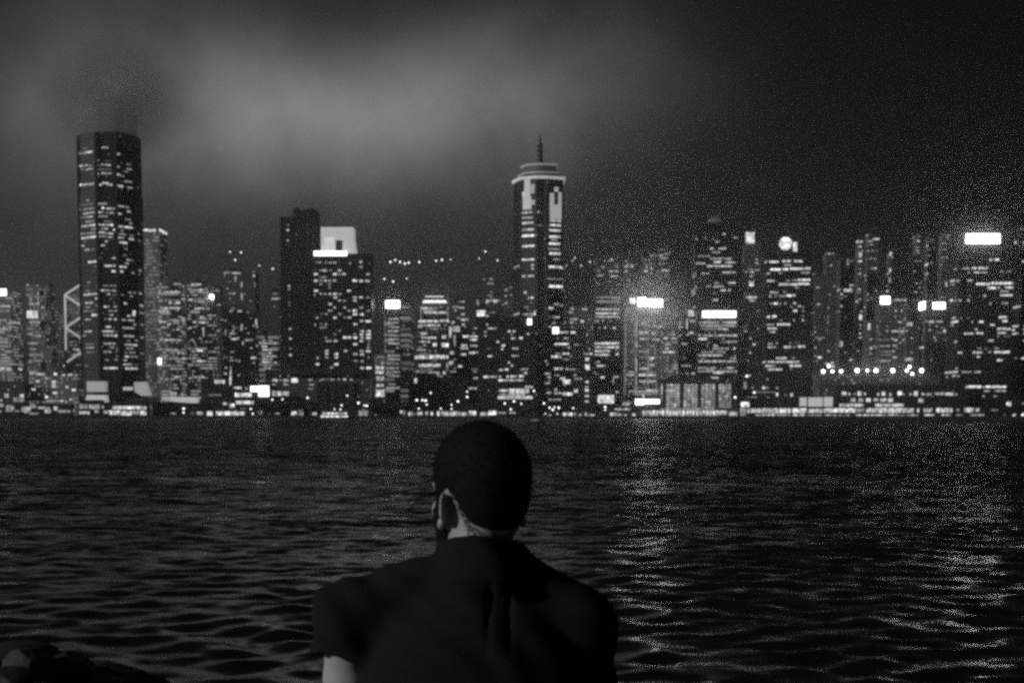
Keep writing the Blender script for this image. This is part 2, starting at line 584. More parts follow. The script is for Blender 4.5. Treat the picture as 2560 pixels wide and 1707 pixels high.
# triangular tower with lit diagonal edges
def lattice():
    Y = 1800
    f = lambda x, y: PX(x, y, Y)
    x0, x1 = f(162, 800)[0], f(262, 800)[0]
    d = 42
    b = Building('lattice_tower', 'prism shaped tower traced by white diagonal edge lights, half hidden by the tallest tower', 'office tower',
                 [((x0, Y), (x1, Y)), ((x1, Y), (x1, Y + d))], Y)
    bm = bmesh.new()
    zl, zr, zp = f(162, 737)[1], f(262, 672)[1], f(262, 560)[1]
    prism(bm, [(x0, Y), (x1, Y), (x1, Y + d), (x0, Y + d)], GROUND_Z, [zl, zr, zr, zl])
    prism(bm, [((x0 + x1) / 2, Y + 3), (x1 - .5, Y + 3), (x1 - .5, Y + d - 3), ((x0 + x1) / 2, Y + d - 3)], zl, [zl + 30, zp, zp, zl + 30])
    b.mesh('wall', bm, FAC['misty'])
    bm = bmesh.new()
    for k in (0, 1):
        tube(bm, (x1 - 12 + 6 * k, Y + 20, zp - 10), (x1 - 12 + 6 * k, Y + 20, zp + 45), .7, .3, 6)
    b.mesh('mast', bm, WHITE)
    for (ax, ay, bx, by) in ((163, 737, 165, 875), (163, 737, 262, 672), (165, 740, 225, 779), (225, 779, 167, 817), (167, 821, 228, 862), (228, 862, 168, 905)):
        (xa, za), (xb, zb) = f(ax, ay), f(bx, by)
        bm = bmesh.new()
        tube(bm, (xa, Y - .7, za), (xb, Y - .7, zb), 1.25, n=6)
        b.mesh('edge_light', bm, EDGE)
    b.windows('930 640 700 4,975 640 720 4,940 660 700 3', 0, 600, .2934)
lattice()

# tallest tower: three shallow bays, refuge floors, crown in the cloud
def tall_left():
    Y = 1540
    X = lambda px, y: (px - W_PX / 2) / F_PX * y
    pts = [(X(212, Y + 17), Y + 17), (X(256, Y), Y), (X(303, Y), Y), (X(351, Y + 17), Y + 17), (X(369, Y + 47), Y + 47)]
    facets = [(pts[i], pts[i + 1]) for i in range(4)]
    b = Building('skyscraper', 'tallest tower at the left, dark with rows of lit floors, crown lost in low cloud', 'skyscraper', facets, Y)
    poly = pts + [(X(354, Y + 62), Y + 66), (X(221, Y + 62), Y + 66), (X(211, Y + 40), Y + 44)]
    z = lambda py: PX(280, py, Y)[1]
    ins = lambda d: ring(poly, -d)
    bm = bmesh.new()
    prism(bm, ring(poly, 1.2), GROUND_Z, z(950))
    prism(bm, poly, z(950), z(478))
    prism(bm, ins(.9), z(478), z(328))
    zz = z(940)
    while zz < z(340):
        if not (z(507) < zz < z(470) or z(708) < zz < z(684)):
            prism(bm, ring(poly, .25 if zz < z(478) else -.6), zz, zz + .6)
        zz += 4.1
    b.mesh('wall', bm, FAC['dark'])
    # vertical piers between the bays
    for (x, y) in (pts[1], pts[2], pts[3], pts[0]):
        bm = bmesh.new()
        prism(bm, [(x - 1.6, y - .9), (x + 1.6, y - .9), (x + 1.6, y + 2), (x - 1.6, y + 2)], GROUND_Z, z(332))
        b.mesh('pier', bm, FAC['black'])
    # claw-like fins round the crown
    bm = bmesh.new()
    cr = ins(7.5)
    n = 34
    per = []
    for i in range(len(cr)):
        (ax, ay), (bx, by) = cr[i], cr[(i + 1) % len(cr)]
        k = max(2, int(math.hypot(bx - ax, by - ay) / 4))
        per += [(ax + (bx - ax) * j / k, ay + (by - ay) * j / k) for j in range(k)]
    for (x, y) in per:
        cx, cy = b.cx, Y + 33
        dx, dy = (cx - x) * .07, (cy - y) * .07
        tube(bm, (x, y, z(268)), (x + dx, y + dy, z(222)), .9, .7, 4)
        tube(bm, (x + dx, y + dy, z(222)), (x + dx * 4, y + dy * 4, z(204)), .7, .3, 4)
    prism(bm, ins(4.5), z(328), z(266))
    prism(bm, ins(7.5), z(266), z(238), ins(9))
    b.mesh('crown', bm, mat('glowing_crown_stone', .05, .8, emit=.034, noise=.3, nscale=.1))  # faint glow put into the stone so the top fades into bright cloud
    A = ('205 470 560 4,215 230 290 2,285 150 210 4,268 225 350 6,288 630 710 4,370 395 435 3,380 510 590 1,445 165 240 5,438 245 285 5,440 300 350 2,432 390 425 5,428 450 490 4,432 500 585 5,455 625 700 4,425 780 835 2,'
         '490 200 235 2,488 265 350 4,490 400 590 2,487 790 850 4,550 395 435 4,540 460 580 5,555 635 700 7,575 700 750 3,520 740 800 2,580 510 540 2,695 150 205 7,690 215 285 5,680 290 360 7,690 425 470 5,670 470 555 6,690 530 600 5,705 640 735 6,'
         '650 750 855 3,730 790 860 3,725 880 930 2,893 255 300 5,940 410 530 4,950 150 350 1,970 650 745 5,985 750 810 3,1018 160 190 4,1008 230 290 3,1000 295 365 4,995 450 490 7,1003 515 630 5,1040 780 820 5,1065 210 290 4,1055 295 360 4,'
         '1050 400 475 6,1050 500 540 3,1058 550 610 5,1070 660 715 5,1082 120 155 5,1120 150 240 2,1108 250 345 4,1102 400 530 4,1145 750 830 3,1170 240 350 3,1168 480 590 2,1185 130 155 3,1195 800 840 4,1240 105 160 4,1225 190 365 6,'
         '1212 380 435 6,1215 440 530 5,1215 535 600 7,1235 650 725 6,1248 735 850 6,1268 315 375 5,1265 440 530 5,1275 590 635 6,1290 695 735 3,1332 170 235 4,1322 240 365 3,1315 395 490 6,1328 495 600 5,1335 640 770 3,1325 885 930 4,'
         '1385 185 290 6,1372 295 375 7,1365 410 500 4,1375 505 600 4,1382 650 740 6,1355 800 870 2,1400 795 860 6,1420 880 950 3,1447 120 155 3,1430 215 240 2,1428 485 530 5,1447 670 775 6,1482 435 490 4,1490 180 225 5,1540 220 285 6,1535 315 350 3,1530 735 775 4')
    B = ('90 670 720 2,120 385 420 1,125 540 600 5,145 710 760 4,155 760 805 2,190 690 740 5,170 250 350 7,187 110 160 4,220 325 360 3,218 440 580 6,232 625 715 6,285 530 590 7,288 635 675 7,272 845 890 4,305 770 810 4,320 840 870 3,422 235 270 4,'
         '462 340 370 3,465 210 250 1,462 415 590 2,518 390 450 5,520 455 520 3,522 535 590 5,522 215 265 2,570 190 270 6,562 275 370 6,565 465 510 5,575 530 590 2,575 640 670 2,590 745 785 3,545 720 770 3,548 790 820 4,555 845 890 4,617 330 370 6,'
         '618 500 540 2,665 545 565 3,672 205 300 5,680 130 170 3,680 670 715 6,705 860 905 5,718 425 500 5,718 540 600 4,725 205 260 4,770 190 310 3,770 550 600 3,770 480 545 2,800 775 812 7 70,820 275 345 7,820 480 545 4,830 705 755 5,'
         '795 850 915 3,875 195 275 4,870 430 460 3,870 480 525 5,872 550 595 6,880 640 690 3,885 715 800 4,932 145 180 3,938 780 820 4,940 870 910 3,965 440 515 5,980 650 795 5,1022 185 280 5,1020 400 545 6,1022 560 595 3,1072 140 215 3,'
         '1070 420 540 5,1072 545 595 7,1078 660 790 5,1095 865 905 4,1135 695 740 2,1132 790 850 3,1170 415 560 4,1182 670 750 4,1188 750 830 5,1220 195 300 3,1215 480 545 3,1228 690 780 3,1250 570 600 4 60,1272 410 515 4,1280 665 700 3,'
         '1280 725 800 3,1290 840 900 2,1323 570 600 5,1328 670 730 6,1330 740 830 4,1370 430 475 3,1368 545 595 3,1372 650 700 4,1425 650 760 5,1430 790 830 2,1470 410 590 6,1475 670 830 6,1175 195 310 2,1275 205 300 2')
    b.windows(A, 180, 330, .1913)
    b.windows(B, 180, 620, .2041)
    return b
IFC = tall_left()

b = slab('office_tower', 'flat grey slab right of the tallest tower with one bright line along its roof edge', 340, 427, 578, 1740, 40, 'misty', plant=False)
b.sign('roof_light', 345, 400, 573, 579, SIGN[5])
b.sign('roof_light', 400, 426, 577, 583, SIGN[5])
b.scatter(366, 410, 640, 900, 34, 9, 8, 1, 2, 3)

# pale twin office block
b = slab('office_tower', 'pale crowded office block near the dark flats, many lit floors, one corner lamp', 399, 470, 704, 1640, 26, 'pale')
b.windows('245 245 335 4,275 355 380 4,345 130 350 5,375 135 300 3,360 60 90 4,450 60 120 3,430 340 380 4,478 190 230 6,475 265 330 6,545 85 180 6,540 185 330 5,580 70 195 5,700 245 305 6,670 335 385 5,700 340 385 4,710 60 170 4,740 165 205 5,775 90 180 4,800 275 330 4,830 310 380 3,850 70 95 4,870 150 200 4,930 65 370 5,905 75 120 4,1060 150 340 4,1090 195 250 3,1092 285 310 5,1090 330 365 5,1150 90 170 3,1155 200 290 4,1155 340 400 5,1190 260 310 4,1280 200 240 4,1282 265 350 4,1380 235 370 4,1412 130 165 4,1412 170 240 3,1415 310 345 4,1470 280 390 3', 390, 660, .2041)
b.sign('floodlight', 397, 408, 895, 911, SIGN[7])
b = slab('office_tower', 'pale office block with a rounded lit corner shaft topped by a white ball lamp', 474, 540, 712, 1620, 26, 'pale')
b.windows('250 460 590 5,318 450 610 5,380 470 540 3,440 425 480 5,460 485 610 4,490 580 610 3,545 500 620 6,575 455 535 4,555 640 720 6,650 565 620 5,670 430 460 4,710 480 530 5,715 555 630 6,780 430 465 4,770 475 530 3,830 595 620 5 110,930 440 490 3,970 490 510 4,1060 510 600 7,1065 435 490 3,1155 440 520 4,1188 515 630 6,1385 530 610 5,1385 460 525 4,1420 520 560 3', 390, 660, .2041)
cx, cz = PX(530, 742, 1618)
bm = bmesh.new()
tube(bm, (cx, 1622, GROUND_Z), (cx, 1622, cz - 2), 4.2, n=14)
b.mesh('corner_shaft', bm, FAC['pale'])
bm = bmesh.new(); ball(bm, (cx, 1616, cz), 2.6)
b.mesh('lamp', bm, GLOW_BIG)

# dark flats with thin vertical lights
b = slab('apartment_tower', 'dark flats with sparse upright strips of light beside the pale corner shaft', 541, 568, 716, 1700, 24, 'flats', 'apartment tower')
b.windows('325 755 810 4,500 780 830 3,685 820 860 3,815 745 810 4,920 760 780 4,1020 760 800 3,1080 750 800 3,1200 690 730 4,1330 650 735 5', 390, 660, .2041)
b = slab('apartment_tower', 'dark flats under the hillside lamps, sparse upright lights, left of the tall dark slab', 563, 653, 681, 1690, 26, 'flats', 'apartment tower')
b.windows('105 865 940 3,112 960 1070 5,150 860 885 3,185 990 1020 4 60,250 1065 1090 5 70,400 1065 1090 4 90,368 1110 1130 3,360 960 1005 3,218 920 950 3,578 930 970 4,548 940 990 3,577 1020 1080 4,590 1130 1165 4,775 1058 1085 6 75,780 960 1030 3,715 1235 1260 5 80,775 1245 1270 3,850 920 1010 4,885 910 940 3,918 935 1015 5,930 1110 1210 5,970 1075 1095 3 55,1000 1240 1270 4,840 868 888 4 70,1075 930 980 3,1145 920 960 4,1180 915 970 3,1140 870 890 3,1150 1180 1250 6,1190 1020 1050 3,1340 850 885 5,145 1215 1265 5,95 1215 1260 3', 390, 660, .2041)
b = slab('office_tower', 'small office block of pale striped floors just left of the tall dark slab', 651, 704, 838, 1650, 24, 'striped')
b.windows('895 1395 1455 5,935 1320 1370 4,940 1395 1450 5,970 1285 1500 4,1010 1310 1380 6,1050 1320 1500 5,1090 1390 1440 5,1095 1320 1380 3,1130 1320 1500 4,1165 1320 1440 5,1200 1310 1430 6,1208 1450 1500 4,1240 1310 1440 3,1275 1330 1420 4', 390, 660, .2041)
b = slab('apartment_tower', 'thin grey tower behind the striped block, two lit floors near its top', 676, 712, 728, 1860, 22, 'flats', 'apartment tower')
b.windows('365 1450 1520 3,425 1440 1545 5,520 1460 1500 2,650 1540 1568 3', 390, 660, .2041)

# dark slab and dark office tower over a low podium
b = slab('office_tower', 'tall dark slab beside the tower with the lit crown, single lamps down its edges', 707, 805, 524, 1535, 30, 'black', plant=False, tiers=True)
bm = bmesh.new()
X0, X1, Yb, dd, zb, zt = b.box
zL = PX(720, 542, 1535)[1]
b.windows('213 112 132 2,257 110 132 5,345 112 135 5,733 115 140 4,760 118 140 3,872 120 138 3,900 122 140 2,985 120 140 2,1097 120 145 5,1180 122 146 6,1265 125 145 3,1320 122 147 6,200 230 285 2,340 205 245 2,395 230 248 2,560 232 250 4,595 210 270 3,620 212 240 2,1008 236 258 4,1035 236 256 3,1060 238 285 3,1085 220 255 3,1230 225 260 2,1262 220 255 3,1345 225 262 5,1402 235 290 5,1430 200 290 4,202 308 332 6,338 308 333 7,393 308 335 6', 690, 500, .2935)
# its lower left wing is cut from the same body: replace the plain wall by a stepped one
old = [c for c in b.root.children if c.name.startswith('wall')][0]
bpy.data.objects.remove(old)
XM = PX(733, 530, 1535)[0]
prism(bm, [(X0, Yb), (XM, Yb), (XM, Yb + dd), (X0, Yb + dd)], GROUND_Z, zL)
prism(bm, [(XM, Yb - .8), (X1, Yb - .8), (X1, Yb + dd + .5), (XM, Yb + dd + .5)], GROUND_Z, zt)
prism(bm, [(XM + 1, Yb + 1), (XM + 5, Yb + 1), (XM + 5, Yb + 8), (XM + 1, Yb + 8)], zt, zt + 2.2)
prism(bm, [(X1 - 9, Yb + 3), (X1 - 1, Yb + 3), (X1 - 1, Yb + 14), (X1 - 9, Yb + 14)], zt, zt + 1.4)
z = 12
while z < zt - 4:
    if z < zL - 4:
        prism(bm, [(X0 - .2, Yb - .25), (XM - .01, Yb - .25), (XM - .01, Yb), (X0 - .2, Yb)], z, z + .6)
    prism(bm, [(XM - .2, Yb - 1.05), (X1 + .2, Yb - 1.05), (X1 + .2, Yb - .8), (XM - .2, Yb - .8)], z, z + .6)
    z += 7.4
b.mesh('wall', bm, FAC['black'])

b = slab('office_tower', 'dark office tower with a pale lit crown and a bright band, dotted by square windows', 790, 938, 634, 1515, 34, 'black', plant=False, piers=14)
zt = b.box[5]
f = lambda x, y: PX(x, y, 1520)
T = ('532 355 405 3,533 430 455 3,533 465 493 5,533 500 530 4,540 635 655 5,527 720 750 6,538 798 820 2,570 720 750 6,632 335 375 7,600 385 412 3,600 415 450 7,600 465 492 4,600 540 570 5,632 497 533 7,632 540 565 4,632 575 608 6,632 780 810 4,657 385 445 3,687 335 372 8,687 385 410 4,687 420 447 5,687 458 485 5,687 495 528 6,687 662 705 8,690 720 752 7,690 770 808 7,717 382 410 3,717 455 485 3,745 460 485 4,773 337 377 7,773 618 650 6,800 385 405 4,800 420 445 4,800 458 487 5,800 498 533 7,800 540 572 4,830 498 533 7,830 665 700 6,830 720 752 6,830 780 805 4,857 540 567 5,857 582 605 5,857 664 698 6,887 457 490 6,915 500 525 4,915 584 606 5,917 718 755 5,943 455 495 5,943 620 645 4,942 662 705 8,945 780 810 4,'
     '970 425 452 4,970 540 568 4,972 662 705 8,975 720 755 7,972 387 412 2,1002 497 530 7,1002 350 372 4,1000 584 604 4,1000 615 655 5,1030 720 752 6,1033 768 820 7,1057 664 703 6,1058 385 410 3,1058 425 447 4,1087 385 447 3,1115 543 566 4,1117 720 757 6,1117 775 815 6,1142 500 525 4,1142 668 692 3,1145 722 752 6,1145 773 817 7,1170 580 615 8,1170 620 652 6,1172 664 700 7,1172 424 447 4,1172 725 752 6,1175 773 815 7,1200 430 490 4,1200 503 533 7,1200 720 755 6,1205 785 810 3,1228 665 702 6,1232 785 805 3,1257 780 812 4,1285 424 456 6,1285 585 617 6,1287 720 755 5,1287 773 815 7,1312 425 458 6,1312 503 537 7,1312 664 702 6,1315 722 757 6,1340 425 455 6,1340 505 537 6,1340 785 805 3,1370 668 702 4,1372 728 752 5,1398 344 378 7,1398 503 540 7,1425 465 495 4,1430 725 760 6,1430 773 820 8,1345 350 375 5,595 340 345 7,810 340 346 7,1063 342 350 6')
b.windows(T, 690, 500, .2935)
b.sign('light_band', 790, 872, 628, 640, SIGN[7], proud=1.4)
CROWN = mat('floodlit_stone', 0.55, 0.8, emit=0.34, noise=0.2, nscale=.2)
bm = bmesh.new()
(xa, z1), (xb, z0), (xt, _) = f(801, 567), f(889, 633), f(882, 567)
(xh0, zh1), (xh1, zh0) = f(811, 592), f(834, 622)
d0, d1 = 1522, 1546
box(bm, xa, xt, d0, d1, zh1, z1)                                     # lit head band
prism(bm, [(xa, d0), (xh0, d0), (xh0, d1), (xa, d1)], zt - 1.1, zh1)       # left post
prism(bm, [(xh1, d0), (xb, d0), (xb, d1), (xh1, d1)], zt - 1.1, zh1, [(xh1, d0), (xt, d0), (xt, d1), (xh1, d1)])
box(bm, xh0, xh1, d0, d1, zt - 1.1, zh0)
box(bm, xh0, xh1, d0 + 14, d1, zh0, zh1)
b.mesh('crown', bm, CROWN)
bm = bmesh.new()
box(bm, xh1 + 2, xh1 + 9, d0 - .5, d0 - .01, zt, zh0 + 9)
box(bm, xa + 1, xt - 1, d0 + 3, d1 - 3, z1, z1 + 2.0)
b.mesh('roof_plant', bm, DCONC)

# podium under the two dark towers
def podium():
    b = slab('podium_block', 'low wide block with a dark overhanging roof under the two dark towers', 684, 932, 936, 1488, 22, 'mid', 'office block', plant=False, ledge=0)
    X0, X1, Yb, dd, zb, zt = b.box
    bm = bmesh.new()
    box(bm, X0 - 2, X1 + 2, Yb - 4, Yb + dd + 3, zt + .01, PX(800, 925, Yb)[1])
    b.mesh('roof', bm, DCONC)
    xa, xb = PX(795, 950, Yb)[0], PX(884, 950, Yb)[0]
    bm = bmesh.new()
    box(bm, xa, xb, Yb - 2, Yb - .02, GROUND_Z, PX(800, 956, Yb)[1])
    for k in range(5):
        x = xa + (xb - xa) * k / 4
        box(bm, x - .6, x + .6, Yb - 2.5, Yb - 2.01, GROUND_Z, PX(800, 957, Yb)[1])
    b.mesh('portico', bm, DCONC)
    b.windows('170 1575 1660 7,170 1680 1720 4,170 1740 1815 6,170 1845 1945 8 60,230 1590 1640 4,230 1745 1815 4,355 1575 1640 6 60,355 1650 1720 6 60,355 1730 1820 6 60,165 2085 2150 4,230 2090 2175 4,290 2080 2160 3', 400, 920, .1786)
    b.windows('170 0 45 4,155 110 130 3,160 165 215 4,155 262 298 4,158 330 385 5,160 430 470 5', 800, 920, .1786)
podium()

# billboard block
b = slab('shop_block', 'dark low block carrying the large white billboard left of the wide podium', 560, 682, 962, 1475, 14, 'black', 'shop block', plant=False, ledge=0)
b.sign('billboard', 629, 651, 965, 979, SIGN[7], 1.2)
b.sign('billboard', 649, 675, 964, 991, SIGN[7], 1.6)
b.windows('275 1045 1160 6,285 1205 1240 5,375 1060 1300 8 55,475 720 830 5,495 835 960 7,525 985 1060 7 55,480 1075 1320 7 45,575 1140 1225 4,375 690 760 3,375 770 870 4', 400, 920, .1786)
b = slab('shop_block', 'low dark block with two small lit rooms at its roof left of the billboard', 505, 574, 946, 1500, 16, 'black', 'shop block', plant=False, ledge=0)
b.windows('190 780 930 6 50,375 690 870 2', 400, 920, .1786)
# floodlit spire
Yb = 1494
(xs, z1), (_, z0) = PX(576, 915, Yb), PX(576, 955, Yb)
r = obj('obelisk', None, None, (xs, Yb, GROUND_Z), 'slim floodlit white spire standing left of the white billboard', 'monument')
bm = bmesh.new()
tube(bm, (-2.2, 0, 0), (-1.2, 0, (z0 - 3) * .55), 2.2, 1.6, 6); tube(bm, (-1.2, 0, (z0 - 3) * .55), (.6, 0, z1 - 3), 1.6, .3, 6)
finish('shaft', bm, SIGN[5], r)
bm = bmesh.new(); box(bm, -4, 2, -3, 3, 0, 1.2); box(bm, -3, 1, -2, 2, 1.2, 2.2)
finish('plinth', bm, CONC, r)

# striped tower with bright sign, low lit strip block beside it
b = slab('shop_block', 'short bright block of stacked lit floors between the dark tower and the striped sign tower', 939, 964, 887, 1512, 14, 'striped', 'office block', plant=False)
b.windows('945 75 160 3,1015 115 165 5,1075 55 170 6 35,1105 60 170 4,1130 50 165 6 35,1195 60 165 5 35,1225 60 165 4,1290 55 170 6 35,1385 50 185 8 85', 930, 700, .2041)
b = slab('office_tower', 'grey striped tower with a white sign across its top, beside the short bright block', 963, 1036, 744, 1600, 62, 'striped', ledge=0)
b.sign('sign', 967, 1001, 752, 770, SIGN[8])
b.windows('475 200 345 4,520 200 345 4,577 200 345 4,625 200 345 4,680 200 345 3,725 200 345 4,777 200 345 5,925 200 350 4,970 190 350 4,1025 190 345 3,1075 195 345 3,1125 190 345 4,1175 200 350 3,1275 205 300 4,1320 180 345 4,830 300 335 4,880 260 285 3,620 165 175 3 500', 930, 700, .2041)
b.scatter(1008, 1034, 800, 980, 12, 12, 8, 1, 2, 2)

# tower with glowing stepped crown
def stepped():
    b = slab('office_tower', 'stepped tower with the broad glowing white crown, floors lit in bands below', 1046, 1124, 777, 1590, 30, 'misty', plant=False)
    X0, X1, Yb, dd, zb, zt = b.box
    g = lambda x, y: PX(x, y, Yb)
    bm = bmesh.new()
    xa, xb = g(1054, 760)[0], g(1120, 760)[0]
    prism(bm, [(xa, Yb + 1), (xb, Yb + 1), (xb, Yb + dd - 2), (xa, Yb + dd - 2)], zt - 1.1, g(0, 742)[1])
    b.mesh('upper_storey', bm, FAC['pale'])
    bm = bmesh.new()
    prism(bm, [(xa + 1, Yb + .3), (xb - 1, Yb + .3), (xb - 3, Yb + dd - 4), (xa + 3, Yb + dd - 4)], g(0, 757)[1], g(0, 740)[1], [(xa + 4, Yb + 2), (xb - 5, Yb + 2), (xb - 5, Yb + dd - 6), (xa + 4, Yb + dd - 6)])
    b.mesh('crown', bm, mat('lit_crown', .5, .6, emit=1.5, noise=.2, nscale=.2))
    b.facets[0] = ((X0 - 6, Yb), (X1 + 2, Yb))
    b.windows('345 610 800 5,395 640 800 6,398 810 920 6,505 575 820 7,500 830 955 6,570 570 630 7,555 640 840 6,600 730 800 3,655 600 690 5,705 610 800 5,695 860 915 8 38,755 580 720 5,790 750 800 7 40,795 855 945 8 45,800 630 670 4,855 545 670 4,905 580 680 3,945 530 690 7 40,940 700 940 7 40,1045 580 850 6 36,990 760 800 3,1040 910 940 4 60,1120 535 585 6,1140 585 830 6 34,1135 870 910 7 40,1180 805 865 5,450 600 614 4 260,420 926 940 4 180', 930, 700, .2041)
stepped()
b = slab('office_block', 'dark blank block at street level under the glowing crown tower', 1022, 1172, 942, 1540, 20, 'black', 'office block')
b.windows('1230 520 560 6 60,1180 490 500 3', 930, 700, .2041)
b = slab('apartment_tower', 'flats with a floodlit white patch, right of the glowing crown tower', 1122, 1174, 751, 1660, 24, 'flats', 'apartment tower')
b.windows('265 1065 1140 4,330 985 1060 4,340 1065 1135 5,370 1010 1045 4,420 1100 1145 6,465 1040 1090 5,485 1095 1190 6,515 980 1020 6,545 1105 1140 6,640 945 980 6 140,600 990 1085 4 70,740 1005 1030 4 140,890 960 1010 6 36,1015 945 1000 6 45,1080 1005 1030 4,1120 960 1030 4', 930, 700, .2041)

# dark blocks in front of the spired tower
b = slab('office_tower', 'narrow black block with pairs of short lit floors left of the wide black block', 1141, 1204, 833, 1560, 20, 'black')
b.windows('690 1115 1190 8,690 1205 1300 6,730 1200 1295 7,650 1225 1265 3,590 1255 1295 4,800 1095 1170 6,835 1085 1180 6,805 1205 1295 5,910 1085 1155 6,890 1190 1265 7,885 1270 1355 4,1055 1055 1110 6,1090 1220 1360 2,1120 1240 1290 3,1200 1240 1300 5,1325 1190 1290 6,1290 1300 1345 6,1390 1300 1340 4', 930, 700, .2041)
b = slab('office_tower', 'wide black block in front of the spired tower with a bright terrace low down', 1196, 1338, 795, 1530, 26, 'black')
b.windows('605 255 285 4,650 270 380 5,690 235 265 4,735 230 268 4,683 505 540 6,683 560 595 6,722 540 565 4,715 720 755 6,765 540 595 5,760 635 680 7,765 440 475 3,805 375 410 6,847 430 475 7,888 425 455 6,882 550 625 5,965 540 635 4,970 270 335 5,885 270 300 2,1043 505 535 6,1080 540 568 6,1128 400 450 5,1123 465 515 7,1120 650 740 4,1163 680 730 6,1208 225 280 7,1207 285 380 4,1205 395 430 5,1205 490 525 7,1203 535 610 7,1200 635 690 8,1247 395 450 7,1247 455 625 5,1247 630 685 7,1365 275 300 4,1325 700 795 6,1365 400 510 7,1370 520 750 7 50,1410 410 500 4,1410 510 700 5 30,1445 390 790 6 36', 1160, 680, .2168)
b.sign('roof_light', 1318, 1329, 797, 812, SIGN[7])
b.sign('roof_light', 1335, 1345, 777, 787, SIGN[6])
b = slab('apartment_tower', 'small block with a square white rooftop sign left of the spired tower', 1190, 1252, 768, 1690, 24, 'flats', 'apartment tower')
b.sign('sign', 1193, 1214, 776, 790, SIGN[6])
b.windows('510 260 300 7,330 255 420 5,350 255 290 5,350 345 380 5,350 150 175 4 60,470 280 360 3', 1160, 680, .2168)
b = slab('apartment_tower', 'thin hillside flats with few lights behind the square rooftop sign', 1205, 1238, 690, 2250, 22, 'flats', 'apartment tower')
b.windows('85 220 255 5,82 305 330 5,133 275 340 5,230 305 330 3,270 260 335 3', 1160, 680, .2168)
b = slab('apartment_tower', 'thin hillside flats marked by three lamps in a column left of the spired tower', 1256, 1284, 712, 2200, 22, 'flats', 'apartment tower')
b.windows('205 470 500 6,275 470 500 6,360 465 500 6,340 565 590 3,178 530 560 3,405 500 520 2', 1160, 680, .2168)

# spired tower
def spired():
    Y = 1600
    X = lambda px, y=Y: (px - W_PX / 2) / F_PX * y
    z = lambda py: PX(1345, py, Y)[1]
    pts = [(X(1284, Y + 34), Y + 34), (X(1302, Y + 8), Y + 8), (X(1340), Y), (X(1363), Y), (X(1407, Y + 8), Y + 8)]
    facets = [(pts[i], pts[i + 1]) for i in range(4)]
    b = Building('skyscraper', 'tall tower with a spire and glowing eaves at the centre, two columns of lit floors', 'skyscraper', facets, Y)
    poly = pts + [(X(1404, Y + 50), Y + 50), (X(1290, Y + 50), Y + 50)]
    bm = bmesh.new()
    prism(bm, poly, GROUND_Z, z(447))
    zz = 12
    while zz < z(470):
        prism(bm, ring(poly, .25), zz, zz + .6)
        zz += 4.0
    b.mesh('wall', bm, FAC['dark'])
    for i in (1, 2, 3):
        bm = bmesh.new()
        x, y = pts[i]
        prism(bm, [(x - 1.4, y - .9), (x + 1.4, y - .9), (x + 1.4, y + 2), (x - 1.4, y + 2)], GROUND_Z, z(450))
        b.mesh('pier', bm, FAC['mid'])
    # oversailing eaves, lit, with a stepped pyramid above
    cx, cy = X(1346), Y + 26
    bm = bmesh.new()
    prism(bm, ring(poly, 2.0), z(447) + .01, z(440), ring(poly, 2.6))
    b.mesh('eaves', bm, mat('lit_eaves', .4, .6, emit=.36))
    bm = bmesh.new()
    prism(bm, ring(poly, -1), z(440) + .01, z(428), ring(poly, -6))
    prism(bm, ring(poly, -7), z(428) + .01, z(410), ring(poly, -9))
    b.mesh('roof', bm, mat('roof_cladding', .12, .6, noise=.2, nscale=.3))
    for k, d in ((0, -5), (1, -8.3)):
        bm = bmesh.new()
        zk = z(430) if k == 0 else z(408)
        prism(bm, ring(poly, d), zk, zk + 1.3)
        b.mesh('eaves', bm, mat('lit_cornice', .4, .6, emit=.16))
    bm = bmesh.new()
    mx = X(1349, cy)
    tube(bm, (mx, cy, z(410)), (mx, cy, z(392)), 5.5, 3.4, 10)
    tube(bm, (mx, cy, z(392)), (mx, cy, z(345)), 2.9, 2.3, 10)
    tube(bm, (mx, cy, z(345)), (mx, cy, z(322)), 1.4, .3, 8)
    for q in range(4):
        box(bm, mx - 3.6, mx + 3.6, cy - 3.6, cy + 3.6, z(390) + q * 5, z(390) + q * 5 + .5)
    b.mesh('spire', bm, STEEL)
    b.windows('660 275 370 5,697 295 375 5,735 268 380 6,782 290 385 6,825 290 388 8,898 290 388 7,995 293 388 7,1045 240 300 4,1035 362 385 6,1060 365 385 4,1112 288 325 6,1112 340 385 5,655 390 425 6,750 390 440 2,718 492 572 6,750 490 572 7,787 488 570 7,832 488 570 8,855 500 545 4,882 488 570 8,920 480 565 3,952 490 570 8,993 515 570 4,1047 485 575 8,1055 575 590 6,1132 465 590 3,1187 485 585 8,530 300 345 5 40', 1200, 300, .3509)
    b.windows('297 735 800 6,235 690 720 7,405 690 750 3,165 975 1130 8,80 925 1140 3,208 1130 1160 7,370 1030 1090 4,385 1095 1140 3,415 970 1030 7,520 1015 1095 5,520 975 995 4,590 1015 1050 5,630 970 1000 5,610 930 945 5,485 670 800 4,485 565 640 5,470 805 850 8 50,512 725 795 4', 1160, 680, .2168)
    # tall lit panels near the top of both bays
    LP = mat('lit_panel', .3, .5, emit=.34)
    LP2 = mat('lit_panel', .3, .5, emit=.2)
    for (x0, x1, y0, y1, m) in ((1311, 1325, 447, 500, LP), (1326, 1336, 461, 484, LP2), (1307, 1328, 492, 524, LP), (1328, 1337, 500, 512, LP2),
                                (1373, 1384, 483, 548, LP), (1394, 1402, 481, 548, LP), (1384, 1394, 468, 480, LP), (1384, 1394, 512, 548, LP)):
        b.sign('lit_panel', x0, x1, y0, y1, m, .6)
spired()
b = slab('office_tower', 'black block right of the spired tower, corner lamp on its roof and scattered lit rooms', 1360, 1462, 822, 1545, 26, 'black')
